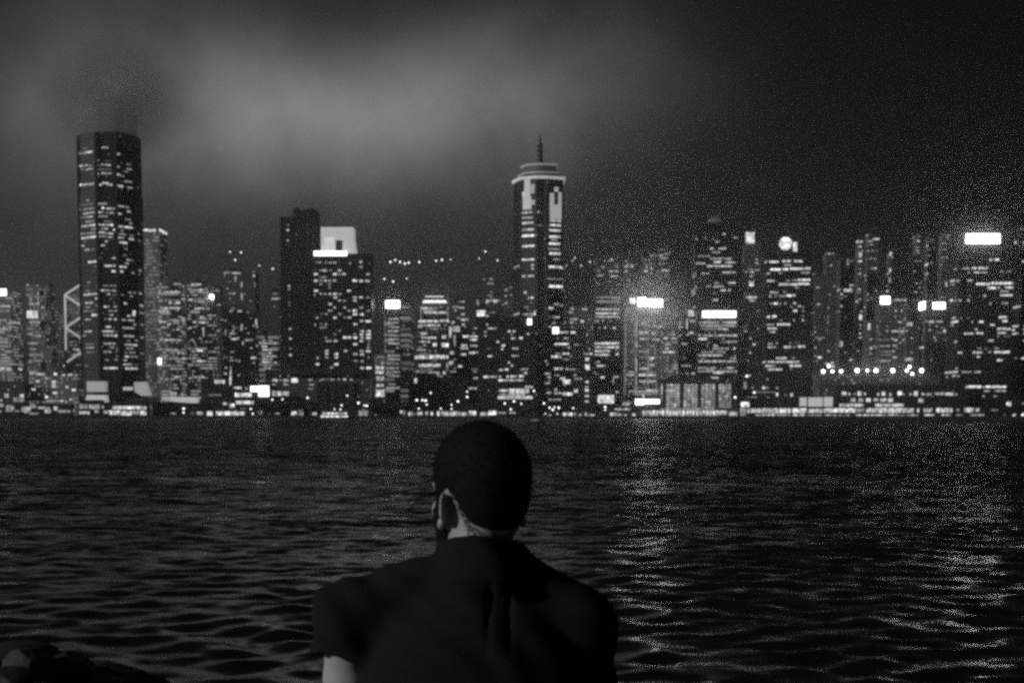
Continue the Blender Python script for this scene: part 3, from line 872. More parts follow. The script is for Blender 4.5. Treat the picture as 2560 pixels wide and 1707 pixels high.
b.sign('roof_light', 1381, 1396, 818, 834, SIGN[7])
b.windows('695 1095 1200 6,695 1225 1285 7,765 1140 1205 4,765 1060 1090 2,830 1040 1210 7,870 1190 1220 5,838 1265 1325 3,940 1050 1105 4,940 1130 1210 7,975 1005 1085 8,980 1095 1120 5,970 1220 1245 5,1005 1130 1215 3,1113 1035 1085 7,1113 1100 1140 7,1118 1170 1205 5,1120 1210 1300 3,1025 930 955 5,1065 945 975 5,1170 930 1000 4,1210 950 995 5,1247 970 1000 4,1280 920 990 5,1190 1035 1100 3,1225 1100 1165 6,1265 1135 1225 8 50,1300 1145 1175 5,1230 1260 1365 3,1190 1260 1300 4,1388 950 1005 6,1395 1035 1130 5,1405 1130 1250 8 34,1362 1040 1075 6 36,1368 1265 1310 7 40,1470 970 1120 4', 1160, 680, .2168)
b = slab('office_tower', 'thin black tower with a single column of square lights left of the banded tower', 1455, 1484, 880, 1535, 18, 'black')
b.windows('943 1370 1440 4,943 1445 1475 6,1005 1395 1440 7 38,1095 1395 1445 8 60,1265 1395 1440 6,1325 1395 1430 6,1362 1390 1440 7,1425 1390 1440 7,1490 1390 1435 6', 1160, 680, .2168)
b = slab('apartment_tower', 'low flats with a few lit rooms between the spired tower and the banded tower', 1406, 1482, 765, 1720, 24, 'flats', 'apartment tower')
b.windows('425 1225 1260 5,430 1350 1420 5,465 1200 1255 5,545 1215 1305 4,580 1215 1255 5,568 1340 1380 7,630 1150 1190 6', 1160, 680, .2168)

# banded tower and flats above it
b = slab('office_tower', 'dark tower with two stacks of bright bands and a pale square sign at its foot', 1482, 1550, 736, 1580, 26, 'black')
b.windows('650 135 310 3,680 135 310 3,735 135 310 5,765 135 310 6,790 135 310 5,820 130 160 5,818 185 200 4,818 240 255 4,868 200 215 6,870 260 285 5,870 160 175 3,982 130 310 7,1010 130 310 6,1038 130 245 6,1032 280 308 4,1065 130 245 6,1060 282 308 5,1117 135 175 4,1145 145 215 5,1200 125 150 4,1228 172 205 6,1225 265 310 4,1335 285 310 5,1250 262 272 4 50', 1440, 520, .3444)
b.sign('sign', 1494, 1534, 987, 1008, SIGN[5])
b = slab('apartment_tower', 'dim flats rising behind the banded tower, a dozen lit rooms', 1486, 1546, 636, 2150, 26, 'flats', 'apartment tower')
b.windows('375 240 265 5,350 288 300 3,430 180 200 6,460 235 265 5,460 275 300 5,425 285 300 4,490 150 195 5,495 240 300 5,530 225 240 3,440 150 160 3,550 150 165 2', 1440, 520, .3444)
b = slab('apartment_tower', 'narrow hillside flats between the banded tower and the glowing rooftop sign', 1556, 1588, 648, 2200, 24, 'flats', 'apartment tower')
b.windows('385 348 372 4,425 345 375 5,425 385 410 5,460 345 370 5,525 365 380 5,590 385 410 3,570 360 380 3', 1440, 520, .3444)
b = slab('apartment_tower', 'stepped hillside flats behind the glowing rooftop sign, taller on the right', 1600, 1640, 638, 2240, 26, 'flats', 'apartment tower')
b.windows('348 525 548 6,345 560 575 4,430 490 505 4,440 528 548 5,458 480 515 6,478 525 545 5,408 530 545 4,410 495 510 3,530 490 505 4,540 535 550 3', 1440, 520, .3444)
b = slab('apartment_tower', 'upper hillside flats with a lit top behind the glowing rooftop sign', 1641, 1672, 614, 2300, 26, 'flats', 'apartment tower')
b.windows('300 600 620 4,300 640 655 3,345 595 620 6,335 630 655 5,365 600 655 4,452 610 670 5,490 638 652 4,510 600 615 3,560 640 660 3', 1440, 520, .3444)
b = slab('office_tower', 'pale ribbed tower under the brightest rooftop sign with glow round it', 1559, 1692, 766, 1560, 30, 'misty', plant=False, piers=9)  # misty panes stand in for sign light falling on the wall
b.sign('sign', 1592, 1612, 744, 765, SIGN[9])
b.sign('sign', 1616, 1653, 748, 766, SIGN[9])
b.sign('sign', 1572, 1586, 745, 760, SIGN[6])
b.sign('lit_pier', 1562, 1565, 785, 985, LIT[2])
b.sign('lit_pier', 1587, 1591, 785, 985, LIT[3])
b.sign('lit_pier', 1618, 1620, 790, 975, LIT[2])
b.windows('830 470 515 3,858 530 620 4,905 455 520 6,910 540 575 6,950 455 525 5,955 550 605 5,945 630 660 6,945 685 720 6,918 660 720 4,1000 530 575 3,990 635 680 5,1020 640 670 5,1045 620 715 6,1040 440 520 3,1045 390 428 3,1092 525 560 7,1092 420 428 4,1140 528 565 6,1165 455 510 5,1190 370 425 4,1210 360 425 5,1212 450 580 6,1258 455 580 5,1185 640 700 3,1195 725 745 8,1165 700 735 4,1142 690 735 3,1330 380 600 4,1350 420 600 3', 1440, 520, .3444)

# domed tower with sign block in front
def domed():
    b = slab('skyscraper', 'dark round-topped tower behind the broad white sign, its dome faintly visible', 1725, 1848, 568, 1900, 40, 'black', 'skyscraper', plant=False)
    X0, X1, Yb, dd, zb, zt = b.box
    cx, cy = (X0 + X1) / 2, Yb + dd / 2
    bm = bmesh.new()
    prism(bm, [(X0 + 4, Yb + 2), (X1 - 4, Yb + 2), (X1 - 4, Yb + dd - 2), (X0 + 4, Yb + dd - 2)], zt - 1.1, zt + 7, [(X0 + 14, Yb + 8), (X1 - 14, Yb + 8), (X1 - 14, Yb + dd - 8), (X0 + 14, Yb + dd - 8)])
    b.mesh('shoulder', bm, FAC['black'])
    bm = bmesh.new()
    bmesh.ops.create_uvsphere(bm, u_segments=24, v_segments=14, radius=1, matrix=Matrix.Translation((cx, cy, zt + 4)) @ Matrix.Diagonal((15, 13, 13, 1)))
    b.mesh('dome', bm, CONC, smooth=True)
    b.windows('190 1045 1070 5,225 840 870 4,222 915 930 3,222 968 985 4,245 995 1025 5,215 1125 1155 4,295 955 985 6,295 1020 1075 5,322 970 1035 4,350 870 960 3,368 960 1120 5,392 985 1040 8,395 1065 1145 6,402 820 925 5,422 935 1120 6,468 1045 1145 5,475 900 955 5,475 840 865 3,498 835 870 5,545 990 1030 4,543 1090 1145 6,570 930 970 4,570 985 1060 5,575 840 870 5,597 1035 1075 6,597 1090 1115 5,600 815 880 5,625 830 860 5,620 980 1010 3,668 980 1020 6', 1440, 520, .3444)
domed()
b = slab('office_tower', 'pale banded block under the broad white sign in front of the round-topped tower', 1734, 1842, 776, 1585, 30, 'mid', plant=False)
b.sign('sign', 1752, 1836, 777, 794, SIGN[7])
b.windows('830 870 1030 5,830 1050 1155 6,855 890 1155 4,878 900 1010 3,878 1020 1095 6,922 870 900 6,925 910 1160 5,950 875 945 7,970 1060 1160 4,1000 990 1020 5,1020 990 1100 4,1020 1130 1150 6,1045 900 1080 3,1068 868 1055 5,1090 1110 1155 4,1112 870 1160 5,1160 870 1010 4,1160 1085 1145 5,1185 870 1160 4,1195 990 1065 7,1175 940 990 5,1232 920 1030 5', 1440, 520, .3444)
b = slab('office_tower', 'narrow dark shaft with stacked lamps between the two rooftop-sign towers', 1696, 1736, 775, 1620, 22, 'flats')
b.windows('720 835 858 5,765 805 845 7 45,820 820 855 5,840 790 805 5 70,905 810 850 6,850 735 750 6 50,985 755 800 4,1145 760 830 4,1200 830 855 7,925 740 760 4', 1440, 520, .3444)
b = slab('office_tower', 'thin tower with a square white sign between the round-topped tower and the disc-sign tower', 1848, 1896, 608, 1700, 24, 'flats', plant=False)
b.sign('sign', 1858, 1879, 581, 609, SIGN[5])
bm = bmesh.new()
for px in (1862, 1875):
    x = PX(px, 600, 1700)[0]
    box(bm, x - .4, x + .4, 1700.2, 1701, b.box[5] - 1.1, PX(px, 583, 1700)[1])
b.mesh('sign_post', bm, STEEL)
b.windows('402 1285 1305 5,450 1280 1320 5,465 1245 1275 5,495 1245 1270 5,550 1240 1275 8 34,648 1215 1300 6,672 1240 1290 4,990 1270 1295 6,1050 1245 1265 5,745 1300 1315 3,1220 1230 1250 5,1305 1210 1235 4 90', 1440, 520, .3444)

# disc-sign tower
def disc():
    b = slab('office_tower', 'black tower with a round white disc sign on its roof, broken lit rows below', 1897, 2022, 634, 1560, 36, 'black', plant=False)
    zt = b.box[5]
    bm = bmesh.new()
    x, z = PX(1964, 609, 1562)
    bmesh.ops.create_cone(bm, cap_ends=True, segments=40, radius1=6.8, radius2=6.8, depth=1.4, matrix=Matrix.Translation((x, 1562, z)) @ Matrix.Rotation(rad(90), 4, 'X'))
    b.mesh('disc_sign', bm, SIGN[6])
    bm = bmesh.new()
    x2, z2 = PX(1988, 617, 1562)
    box(bm, x2 - 2.2, x2 + 2.2, 1561.4, 1562.6, z2 - 5.2, z2 + 5)
    b.mesh('sign', bm, SIGN[5])
    bm = bmesh.new()
    for xx, zz in ((x - 4, z), (x + 4, z), (x2, z2)):
        box(bm, xx - .3, xx + .3, 1563, 1563.8, zt - 1.1, zz)
    box(bm, x - 12, x + 22, 1566, 1580, zt - 1.1, zt + 3.5)
    b.mesh('roof_plant', bm, STEEL)
    b.windows('355 95 120 5,353 135 225 7,347 258 295 7,345 300 338 7,347 365 445 7,383 275 340 5,425 145 245 8,423 255 320 8,418 330 460 8,415 468 520 8,462 100 150 5,460 225 255 4,455 430 515 4,532 95 195 6,530 290 330 3,525 345 400 3,522 405 520 7,565 230 400 7,560 405 515 7,595 375 415 3,638 145 230 5,635 268 300 4,675 140 165 7,672 188 215 4,672 232 300 4,668 300 350 8,668 355 387 7,743 145 180 4,743 180 222 8,743 235 255 4,742 280 300 4,740 360 395 5,768 405 440 6,775 450 468 4,773 338 355 4,810 360 402 7,812 450 468 4,867 110 150 7,863 168 215 8,860 447 465 3,897 447 465 5,900 245 262 4,898 362 382 4,940 118 190 4,937 218 340 7,975 122 218 6,1008 145 200 5,1117 135 182 4,1113 210 228 3,1113 332 350 4,1113 385 400 4,1110 418 430 3,1150 135 185 7,1150 190 210 4,1148 280 348 7,1147 355 400 3,1143 415 480 7,1252 210 308 7,1252 355 385 4,1290 85 120 6,1287 130 430 6,1325 100 210 6,1323 340 445 7,1357 135 200 7,1357 205 272 5,1357 345 358 3,1447 125 145 4,1527 85 112 7,1528 125 145 4,1530 210 235 4', 1880, 560, .2677)
disc()

# hillside flats and mid-rise on the right
HG = 'flats on the dark hillside at the right'
b = slab('apartment_tower', 'short hillside flats with two upright rows of rooms right of the disc-sign tower', 2050, 2084, 632, 2050, 22, 'flats', 'apartment tower', group=HG)
b.windows('292 160 182 6,292 190 215 3,405 185 208 5,622 100 120 4,605 105 120 5,590 140 160 3,685 140 158 6,820 140 185 5,860 160 178 4,908 155 178 6,955 155 178 6 40,1025 152 172 6,1240 170 190 5', 2020, 560, .2551)
b = slab('office_block', 'low dark block with a flagged corner lamp right of the disc-sign tower', 2022, 2064, 690, 1720, 22, 'flats', 'apartment tower', group=HG)
b.windows('493 22 38 5,622 55 90 4,785 62 95 6,870 10 45 2,1080 15 35 2,1115 50 150 2,1210 45 65 5,1290 40 60 4,1307 75 122 7', 2020, 560, .2551)
b = slab('apartment_tower', 'broad flats with a bright lit roof garden, left of the column of stacked lamps', 2085, 2128, 648, 2080, 24, 'flats', 'apartment tower', group=HG)
b.windows('375 348 368 4 60,365 385 400 4,650 320 410 6 30,600 375 415 5,648 258 295 5,688 290 315 6,805 288 315 6,865 243 265 5,855 278 292 4,910 338 352 3,1118 205 258 7,1170 285 325 6 50,1330 390 415 6', 2020, 560, .2551)
b = slab('apartment_tower', 'slim flats drawn by one long column of stacked lamps on the hillside', 2129, 2150, 598, 2020, 20, 'flats', 'apartment tower', group=HG)
b.windows('172 438 470 7,172 475 498 7,222 440 490 5,305 440 492 7 45,365 435 495 7,440 472 488 4,487 450 495 5,505 470 488 4,640 440 490 6,760 440 465 6,735 470 492 5,855 483 506 7,915 475 506 8 55,990 478 500 6,1022 478 500 5,1072 475 502 6,1112 472 505 7', 2020, 560, .2551)
b = slab('apartment_tower', 'hillside flats with a stepped lit roof beside the long column of stacked lamps', 2152, 2189, 590, 2120, 22, 'flats', 'apartment tower', group=HG)
b.windows('112 530 552 4,170 535 600 5,148 595 655 6,505 518 540 5,433 583 605 6,435 612 640 6,690 540 568 6,815 520 540 5,555 520 540 3', 2020, 560, .2551)
b = slab('apartment_tower', 'very thin flats with a stair of lamps above the middle rooftop sign', 2206, 2223, 628, 2100, 18, 'flats', 'apartment tower', group=HG)
b.windows('295 755 785 6 40,455 752 778 7 45,490 740 765 5,550 750 775 6 50,608 738 755 5,660 732 760 6', 2020, 560, .2551)
b = slab('apartment_tower', 'dim flats with short paired rooms left of the far right sign tower', 2270, 2296, 586, 2150, 22, 'flats', 'apartment tower', group=HG)
b.windows('128 985 998 3,120 1037 1053 4,167 1022 1053 6,262 1000 1052 4,580 1008 1035 5,580 1052 1075 4,625 1045 1070 5,667 1010 1035 5,540 1010 1030 3,465 995 1040 3', 2020, 560, .2551)
b = slab('apartment_tower', 'dim flats with four wide rooms one above another near the far right sign tower', 2300, 2322, 594, 2180, 22, 'flats', 'apartment tower', group=HG)
b.windows('217 1118 1155 5,400 1105 1145 7,490 1110 1142 6,155 1160 1185 3,535 1105 1140 2', 2020, 560, .2551)
b = slab('apartment_tower', 'dim flats with a lit corner directly left of the far right sign tower', 2334, 2362, 584, 2100, 22, 'flats', 'apartment tower', group=HG)
b.windows('125 1315 1340 5 40,115 1275 1290 3,335 1268 1282 4,400 1260 1280 3,590 1310 1338 7 50', 2020, 560, .2551)
b = slab('office_tower', 'grey mid-rise under the lone white sign with a thin lit line beside it', 2180, 2262, 758, 1700, 26, 'flats', plant=False)
b.sign('sign', 2186, 2217, 741, 760, SIGN[8])
b.sign('roof_light', 2226, 2258, 748, 752, LIT[5])
b.windows('850 818 842 5,850 880 900 5,910 818 840 5,935 908 930 5,962 850 900 5,980 945 970 6 35,1050 795 920 5,1020 900 920 5,1075 868 888 4,1105 868 888 4,1135 810 860 5,1132 898 918 5,1162 868 888 4,1190 810 855 5,1218 840 860 4,1248 800 830 5,1215 640 660 3,1005 645 665 3,1135 640 780 2,1195 640 780 3,1250 640 790 2,1280 640 800 2,1305 805 860 5,1340 660 780 4', 2020, 560, .2551)
b = slab('office_tower', 'dark mid-rise with an upright sign strip left of the lone white sign', 2158, 2182, 800, 1720, 22, 'flats', plant=False)
b.windows('1005 565 590 7 60,1215 568 612 6,1270 570 605 5,1195 620 640 4', 2020, 560, .2551)
b = slab('office_tower', 'low mid-rise with a bright sill between the lone white sign and the paired signs', 2246, 2292, 800, 1690, 24, 'flats', plant=False)
b.windows('980 945 1000 6 35,1325 900 1010 5 30,1260 980 1010 3', 2020, 560, .2551)
b = slab('office_tower', 'dark mid-rise carrying the two paired white signs beside the far right tower', 2290, 2360, 772, 1680, 26, 'flats', plant=False)
b.sign('sign', 2292, 2315, 755, 774, SIGN[8])
b.sign('sign', 2324, 2354, 756, 772, SIGN[8])
b.windows('955 1110 1140 4,957 1150 1210 5,955 1225 1292 5,1210 1060 1120 6,1140 1215 1235 5,1045 1298 1325 7,1065 1220 1285 2,1000 1225 1245 3', 2020, 560, .2551)

# far right towers
b = slab('office_tower', 'big black tower at the right with a very bright wide sign across its top', 2358, 2522, 577, 1530, 44, 'black')
b.sign('sign', 2402, 2486, 585, 609, SIGN[10])
b.windows('335 452 490 6,333 495 543 8,420 132 158 5,415 205 270 6,412 285 340 6,412 355 440 7,452 250 278 5,452 305 360 5,452 365 440 3,443 555 590 5,443 620 660 3,485 565 580 2,530 98 140 6,530 145 220 4,527 250 308 5,562 105 138 4,560 335 468 8,553 480 685 8,597 442 522 8,595 535 560 5,592 605 682 7,628 560 645 4,665 562 678 7,670 402 430 6,670 270 285 3,713 100 125 7,715 140 160 4,713 180 202 7,712 258 282 7,743 462 482 6,738 578 636 5,877 120 155 5,877 195 215 3,877 260 275 3,912 112 182 6,912 300 318 5,912 365 415 7,945 115 140 4,868 550 628 7,905 585 637 7,942 470 520 7,978 540 665 7,982 330 360 5,1022 230 320 6,1018 345 412 7,1015 542 628 7,1050 540 560 3,1048 605 660 3,1097 150 172 7,1088 455 508 6,1160 360 400 3,1162 425 455 3,1158 520 560 4,1200 180 222 6,1198 320 345 7,1198 350 408 7,1195 462 495 5,1195 518 665 8,1238 358 390 6,1270 543 600 6,1345 165 195 4,1383 68 215 6,1380 220 315 4,1380 335 400 5,1415 135 165 6,1428 75 95 6,1418 175 202 5,1518 205 405 8,1520 410 440 4,1518 445 640 8,1555 450 480 3,1555 530 640 4', 2340, 560, .2679)
b = slab('office_tower', 'black tower cut off by the right edge, few short lit rows', 2519, 2640, 563, 1580, 30, 'black')
b.windows('45 770 810 6,50 735 750 3,175 672 705 6,175 720 800 6,350 695 821 6,775 680 790 6,953 680 740 6,990 675 705 6,1022 675 742 6,950 785 805 5,985 780 821 7,1020 780 821 6,1088 780 821 6,1252 768 821 6,1252 705 735 3,520 812 840 5', 2340, 560, .2679)

# terrace hall with a row of floodlights on its roof
b = slab('terrace_hall', 'long low hall with a row of glowing floodlights along its roof terrace', 2030, 2345, 934, 1520, 30, 'mid', 'hall', plant=False, ledge=0)
zt = b.box[5]
for i, (px, py, rr) in enumerate(((2058, 928, 1.9), (2081, 928, 1.5), (2103, 928, 1.7), (2143, 926, 2.2), (2168, 926, 1.5), (2190, 926, 2.1), (2232, 926, 2.2), (2267, 926, 1.6), (2281, 934, 1.4), (2304, 926, 2.2), (2072, 915, 1.5), (2274, 917, 1.6))):
    x, z = PX(px, py, 1519)
    bm = bmesh.new(); ball(bm, (x, 1519, z), rr, 8, 6)
    o = b.mesh('floodlight', bm, GLOW_BIG, smooth=True)
    bm = bmesh.new(); tube(bm, (x, 1521, zt - 4), (x, 1520, z - rr * .6), .25, n=5)
    b.mesh('lamp_post', bm, STEEL)
b.windows('1365 145 190 5,1360 205 240 5,1395 195 245 6', 2020, 560, .2551)
b.windows('175 310 360 3,225 495 535 7,225 560 590 6,225 595 625 6,225 630 668 7,225 810 850 7,225 875 900 6,225 930 960 6,225 1080 1110 5,225 1175 1210 6', 2060, 920, .2126)

# ------------------------------------------------------------------ waterfront row
b = slab('terminal_building', 'wide pale hazy block low at the left with bright round lamps on its face', 77, 212, 936, 1500, 20, 'misty', 'terminal')
b.windows('70 440 520 7,85 530 660 6,82 780 830 7,98 890 945 6,92 980 1040 7,100 1060 1150 3,143 650 700 6,183 525 585 6,190 755 812 6,240 745 812 6 60,295 465 525 7,265 940 985 6,305 1030 1085 7,345 765 825 7,403 650 705 7,460 670 860 4,460 865 910 6,470 920 960 5,440 990 1070 4,350 880 910 3,400 805 840 4', 0, 920, .1786)
b = slab('terminal_building', 'dark low block with two lamps beside the wide pale block at the left edge', -60, 78, 952, 1490, 18, 'mid', 'terminal', plant=False, ledge=0)
b.windows('385 80 150 5 60,388 300 370 7 45,450 25 60 5,440 210 420 3 60,120 150 300 2', 0, 920, .1786)
b = slab('ferry_pier', 'long dim ferry pier shed at the left edge with mottled lit openings', -60, 188, 1010, 1436, 9, 'black', 'pier', plant=False, ledge=0)
b.windows('545 100 220 4 60,590 100 200 3 40,575 320 450 5 70,615 350 400 5,555 540 720 4 30,600 640 730 5 60,635 430 560 4,565 765 830 7 55,605 830 1010 4 36,595 1045 1060 6 50,605 0 40 5,520 0 80 3 50,600 210 290 3,530 440 530 3 60', 0, 920, .1786)


def pier_house(name, label, x0, x1, ytop, Y, tops, group=None):
    b = slab(name, label, x0, x1, ytop, Y, 14, 'black', 'pier', plant=False, ledge=0, group=group)
    return b


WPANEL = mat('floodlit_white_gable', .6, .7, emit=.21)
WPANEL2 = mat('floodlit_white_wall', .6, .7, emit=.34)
b = pier_house('ferry_pier', 'ferry pier with two stacked square white floodlit panels at the left', 201, 272, 1001, 1446, None)
X0, X1, Yb, dd, zb, zt = b.box
g = lambda x, y: PX(x, y, Yb)
bm = bmesh.new()
box(bm, g(216, 960)[0], g(262, 960)[0], Yb + 1, Yb + 11, g(0, 979)[1], g(0, 953)[1])
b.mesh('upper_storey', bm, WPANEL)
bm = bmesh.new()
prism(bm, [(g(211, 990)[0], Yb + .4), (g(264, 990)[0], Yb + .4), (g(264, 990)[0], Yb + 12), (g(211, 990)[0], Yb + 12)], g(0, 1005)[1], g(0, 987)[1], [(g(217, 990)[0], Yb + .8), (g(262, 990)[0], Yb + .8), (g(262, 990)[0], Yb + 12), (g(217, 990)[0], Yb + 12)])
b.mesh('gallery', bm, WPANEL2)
bm = bmesh.new()
box(bm, X0 - 1, X1, Yb - 1, Yb + 13, zt + .01, zt + .6); box(bm, g(214, 0)[0], g(263, 0)[0], Yb + .2, Yb + 12, g(0, 986)[1], g(0, 980)[1])
b.mesh('roof', bm, DCONC)
b.windows('535 1130 1250 4 60,540 1260 1420 4 60,545 1445 1480 5 40,625 1125 1270 6 40,605 1340 1400 4 40,615 1440 1520 5 40', 0, 920, .1786)
b = pier_house('ferry_pier', 'ferry pier with a slanted white gable and two bright lit decks below the tallest tower', 272, 377, 1006, 1440, None)
X0, X1, Yb, dd, zb, zt = b.box
bm = bmesh.new()
pts = [(334, 955), (364, 954), (375, 989), (352, 989), (336, 979)]
a = [bm.verts.new((g(x, y)[0], Yb + 1, PX(x, y, Yb)[1])) for x, y in pts]
c = [bm.verts.new((v.co.x, Yb + 10, v.co.z)) for v in a]
bm.faces.new(a); bm.faces.new(c[::-1])
for i in range(5):
    bm.faces.new((a[i], c[i], c[(i + 1) % 5], a[(i + 1) % 5]))
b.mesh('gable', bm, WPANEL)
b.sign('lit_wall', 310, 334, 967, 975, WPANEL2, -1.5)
bm = bmesh.new()
prism(bm, [(g(285, 0)[0], Yb - .5), (g(378, 0)[0], Yb - .5), (g(378, 0)[0], Yb + 13), (g(285, 0)[0], Yb + 13)], zt + .01, g(0, 994)[1], [(g(300, 0)[0], Yb + 1), (g(372, 0)[0], Yb + 1), (g(372, 0)[0], Yb + 12), (g(300, 0)[0], Yb + 12)])
b.mesh('roof', bm, DCONC)
b.windows('553 1590 1720 6 44,553 1725 1900 7 44,553 1905 2085 6 44,622 1535 1700 7 60,630 1705 1860 7 60,622 1870 1960 4 50,625 1975 2110 7 60', 0, 920, .1786)
b = pier_house('ferry_pier', 'pier with one long curved glowing canopy right of the slanted white gable', 384, 484, 1006, 1450, None)
X0, X1, Yb, dd, zb, zt = b.box
bm = bmesh.new()
n = 14
lo, up = [], []
for k in range(n + 1):
    t = k / n
    px = 388 + 90 * t
    yb_ = 999 + 7 * math.sin(t * 1.7)
    lo.append((g(px, 0)[0], PX(px, yb_ + 1, Yb)[1])); up.append((g(px, 0)[0], PX(px, 991 + 2 * t, Yb)[1]))
ring0 = [bm.verts.new((x, Yb - 1, z)) for x, z in lo + up[::-1]]
ring1 = [bm.verts.new((x, Yb + 9, z)) for x, z in lo + up[::-1]]
bm.faces.new(ring0); bm.faces.new(ring1[::-1])
for k in range(len(ring0)):
    j = (k + 1) % len(ring0)
    bm.faces.new((ring0[k], ring1[k], ring1[j], ring0[j]))
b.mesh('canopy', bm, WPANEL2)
b.windows('365 160 250 4 60,375 310 360 4 40,635 150 240 3', 400, 920, .1786)
b = slab('quay_shed', 'dark waterfront shed with one long unbroken lit front left of the floating lit ferry', 478, 618, 1022, 1442, 10, 'black', 'shed', plant=False, ledge=0)
b.windows('632 370 500 2,630 525 615 6 40,640 665 750 7 70,632 790 900 8 54,632 905 1010 8 54,632 1015 1110 8 54,632 1115 1205 7 50', 400, 920, .1786)
b = slab('quay_shed', 'dark waterfront shed with small dim lights between the long lit front and the lit ferry', 640, 796, 1021, 1446, 10, 'black', 'shed', plant=False, ledge=0)
b.windows('632 1840 1925 8 50,640 1955 2010 6 44,580 1945 2005 5 50,638 2105 2215 5 40,635 1605 1700 3,620 1380 1440 2 60,635 1520 1550 3', 400, 920, .1786)
b = slab('quay_shed', 'low quay shed with a blurred lit doorway just right of the lit ferry', 884, 990, 1024, 1446, 9, 'black', 'shed', plant=False, ledge=0)
b.windows('630 540 680 4 70,655 770 800 3,600 590 650 3 40', 800, 920, .1786)
b = slab('quay_shed', 'low quay shed with a row of separate bright openings left of the long mottled shed', 996, 1090, 1022, 1440, 9, 'black', 'shed', plant=False, ledge=0)
b.windows('610 1125 1165 7 40,625 1160 1205 4 60,645 1240 1300 7 70,640 1310 1350 3,635 1360 1440 8 44,635 1475 1515 8 44,637 1545 1585 8 44', 800, 920, .1786)
b = slab('quay_shed', 'long mottled glowing waterfront shed right below the wide black block', 1090, 1200, 1026, 1438, 9, 'black', 'shed', plant=False, ledge=0)
b.windows('635 1640 1680 8 60,690 1660 1760 7 36,640 1690 1800 5 70,640 1805 1930 6 70,645 1935 2060 5 60,630 2085 2190 8 60,680 2080 2200 5', 800, 920, .1786)
b = slab('quay_shed', 'waterfront shed with two thin lit rows behind the seated man\'s head', 1198, 1320, 1026, 1440, 9, 'black', 'shed', plant=False, ledge=0)
b.windows('645 -160 -60 7 70,650 0 130 6 60,625 120 230 9 60,625 245 365 5,688 215 365 7,688 400 600 6,625 415 495 5', 1200, 920, .1786)
b = slab('quay_shed', 'waterfront shed with clustered bright stalls between the man\'s head and the column pavilion', 1358, 1500, 1026, 1440, 9, 'black', 'shed', plant=False, ledge=0)
b.windows('650 1155 1210 8 54,645 1215 1290 7 50,645 1295 1340 6 50,662 1375 1420 6 40,640 1465 1500 7 40,672 1460 1530 6 40,665 1535 1600 7 40,660 950 1000 3', 1200, 920, .1786)
b = slab('quay_shed', 'waterfront shed with dotted lights left of the dazzling forecourt', 1500, 1592, 1016, 1444, 10, 'black', 'shed', plant=False, ledge=0)
b.windows('575 1880 1980 5,575 1990 2095 5,645 1810 1910 6 50,655 1920 1990 4 40,660 2010 2060 5,665 2120 2200 7 54,500 1990 2090 5 40', 1200, 920, .1786)

# column pavilion
def pavilion():
    Y = 1470
    b = slab('pavilion', 'lit glass pavilion with tall dark columns and a dark flat roof on the waterfront', 1645, 1842, 957, Y, 24, 'black', 'pavilion', plant=False, ledge=0)
    X0, X1, Yb, dd, zb, zt = b.box
    bm = bmesh.new()
    x9 = PX(1802, 950, Y)[0]
    box(bm, X0 - 3, x9, Yb - 5, Yb + 20, zt + .01, PX(1700, 948, Y)[1])
    prism(bm, [(X0 + 5, Yb - 2), (x9 - 8, Yb - 2), (x9 - 8, Yb + 15), (X0 + 5, Yb + 15)], PX(1700, 948, Y)[1] + .01, PX(1700, 940, Y)[1], [(X0 + 9, Yb), (x9 - 12, Yb), (x9 - 12, Yb + 13), (X0 + 9, Yb + 13)])
    b.mesh('roof', bm, DCONC)
    for px in (1660, 1704, 1747, 1791):
        bm = bmesh.new()
        x = PX(px, 980, Y)[0]
        box(bm, x - 1.5, x + 1.5, Yb - 3.5, Yb - 1.0, GROUND_Z, zt)
        b.mesh('column', bm, DCONC)
    rows = [195 + 34 * k for k in range(9)]
    r = random.Random(3)
    for (xa, xb, fade) in ((245, 275, 0), (315, 485, 0), (530, 700, 0), (745, 915, 0), (955, 1110, 1)):
        xw = xa
        while xw < xb - 8:
            w = min(xb - xw, 43)
            for y in rows:
                br = r.choice((3, 4, 4, 5, 5)) - (fade and r.choice((0, 1, 2)))
                b.wins.append((1600 + xw * .2041, 1600 + (xw + w - 6) * .2041, 920 + (y) * .2041, 920 + (y + 26) * .2041, max(1, br)))
            xw += 43
pavilion()
b = slab('forecourt_hall', 'dazzling low forecourt hall at the water directly below the brightest rooftop sign', 1585, 1660, 997, 1462, 14, 'mid', 'hall', plant=False, ledge=0)
b.sign('sign', 1588, 1608, 998, 1011, SIGN[8])
b.sign('sign', 1609, 1648, 998, 1009, SIGN[7])
b.windows('270 60 200 5,310 60 190 3,500 0 240 4,335 20 50 5 70', 1600, 920, .2041)
b = slab('promenade_arcade', 'bright beaded waterfront arcade beneath the column pavilion', 1586, 1860, 1019, 1436, 10, 'mid', 'arcade', plant=False, ledge=0)
for k in range(23):
    x = 20 + k * 41
    b.windows(f'540 {x} {x + 36} {7 if k % 3 else 8} 44,588 {x} {x + 39} {5 + (k % 4 == 0)} 44', 1600, 920, .2041)
b.windows('500 250 900 4 18,545 960 1060 6 50,560 1080 1190 5 60', 1600, 920, .2041)
b = slab('promenade_arcade', 'long two-deck lit arcade along the water from the pavilion to the far right', 1842, 2500, 1019, 1432, 10, 'black', 'arcade', plant=False, ledge=0)
b.windows('520 1215 1290 6 56,520 1305 1470 6 50,520 1478 1560 6 56,520 1565 1690 6 56,520 1700 1840 7 56,518 1855 2030 7 56,522 2050 2225 6 50,520 2240 2352 7 46,590 1405 1470 5 44,590 1480 1650 6 60,590 1665 1840 4 60,590 1865 2010 6 60,592 2045 2215 4 46,592 2250 2352 6 50,575 1215 1290 5 50', 1600, 920, .2041)
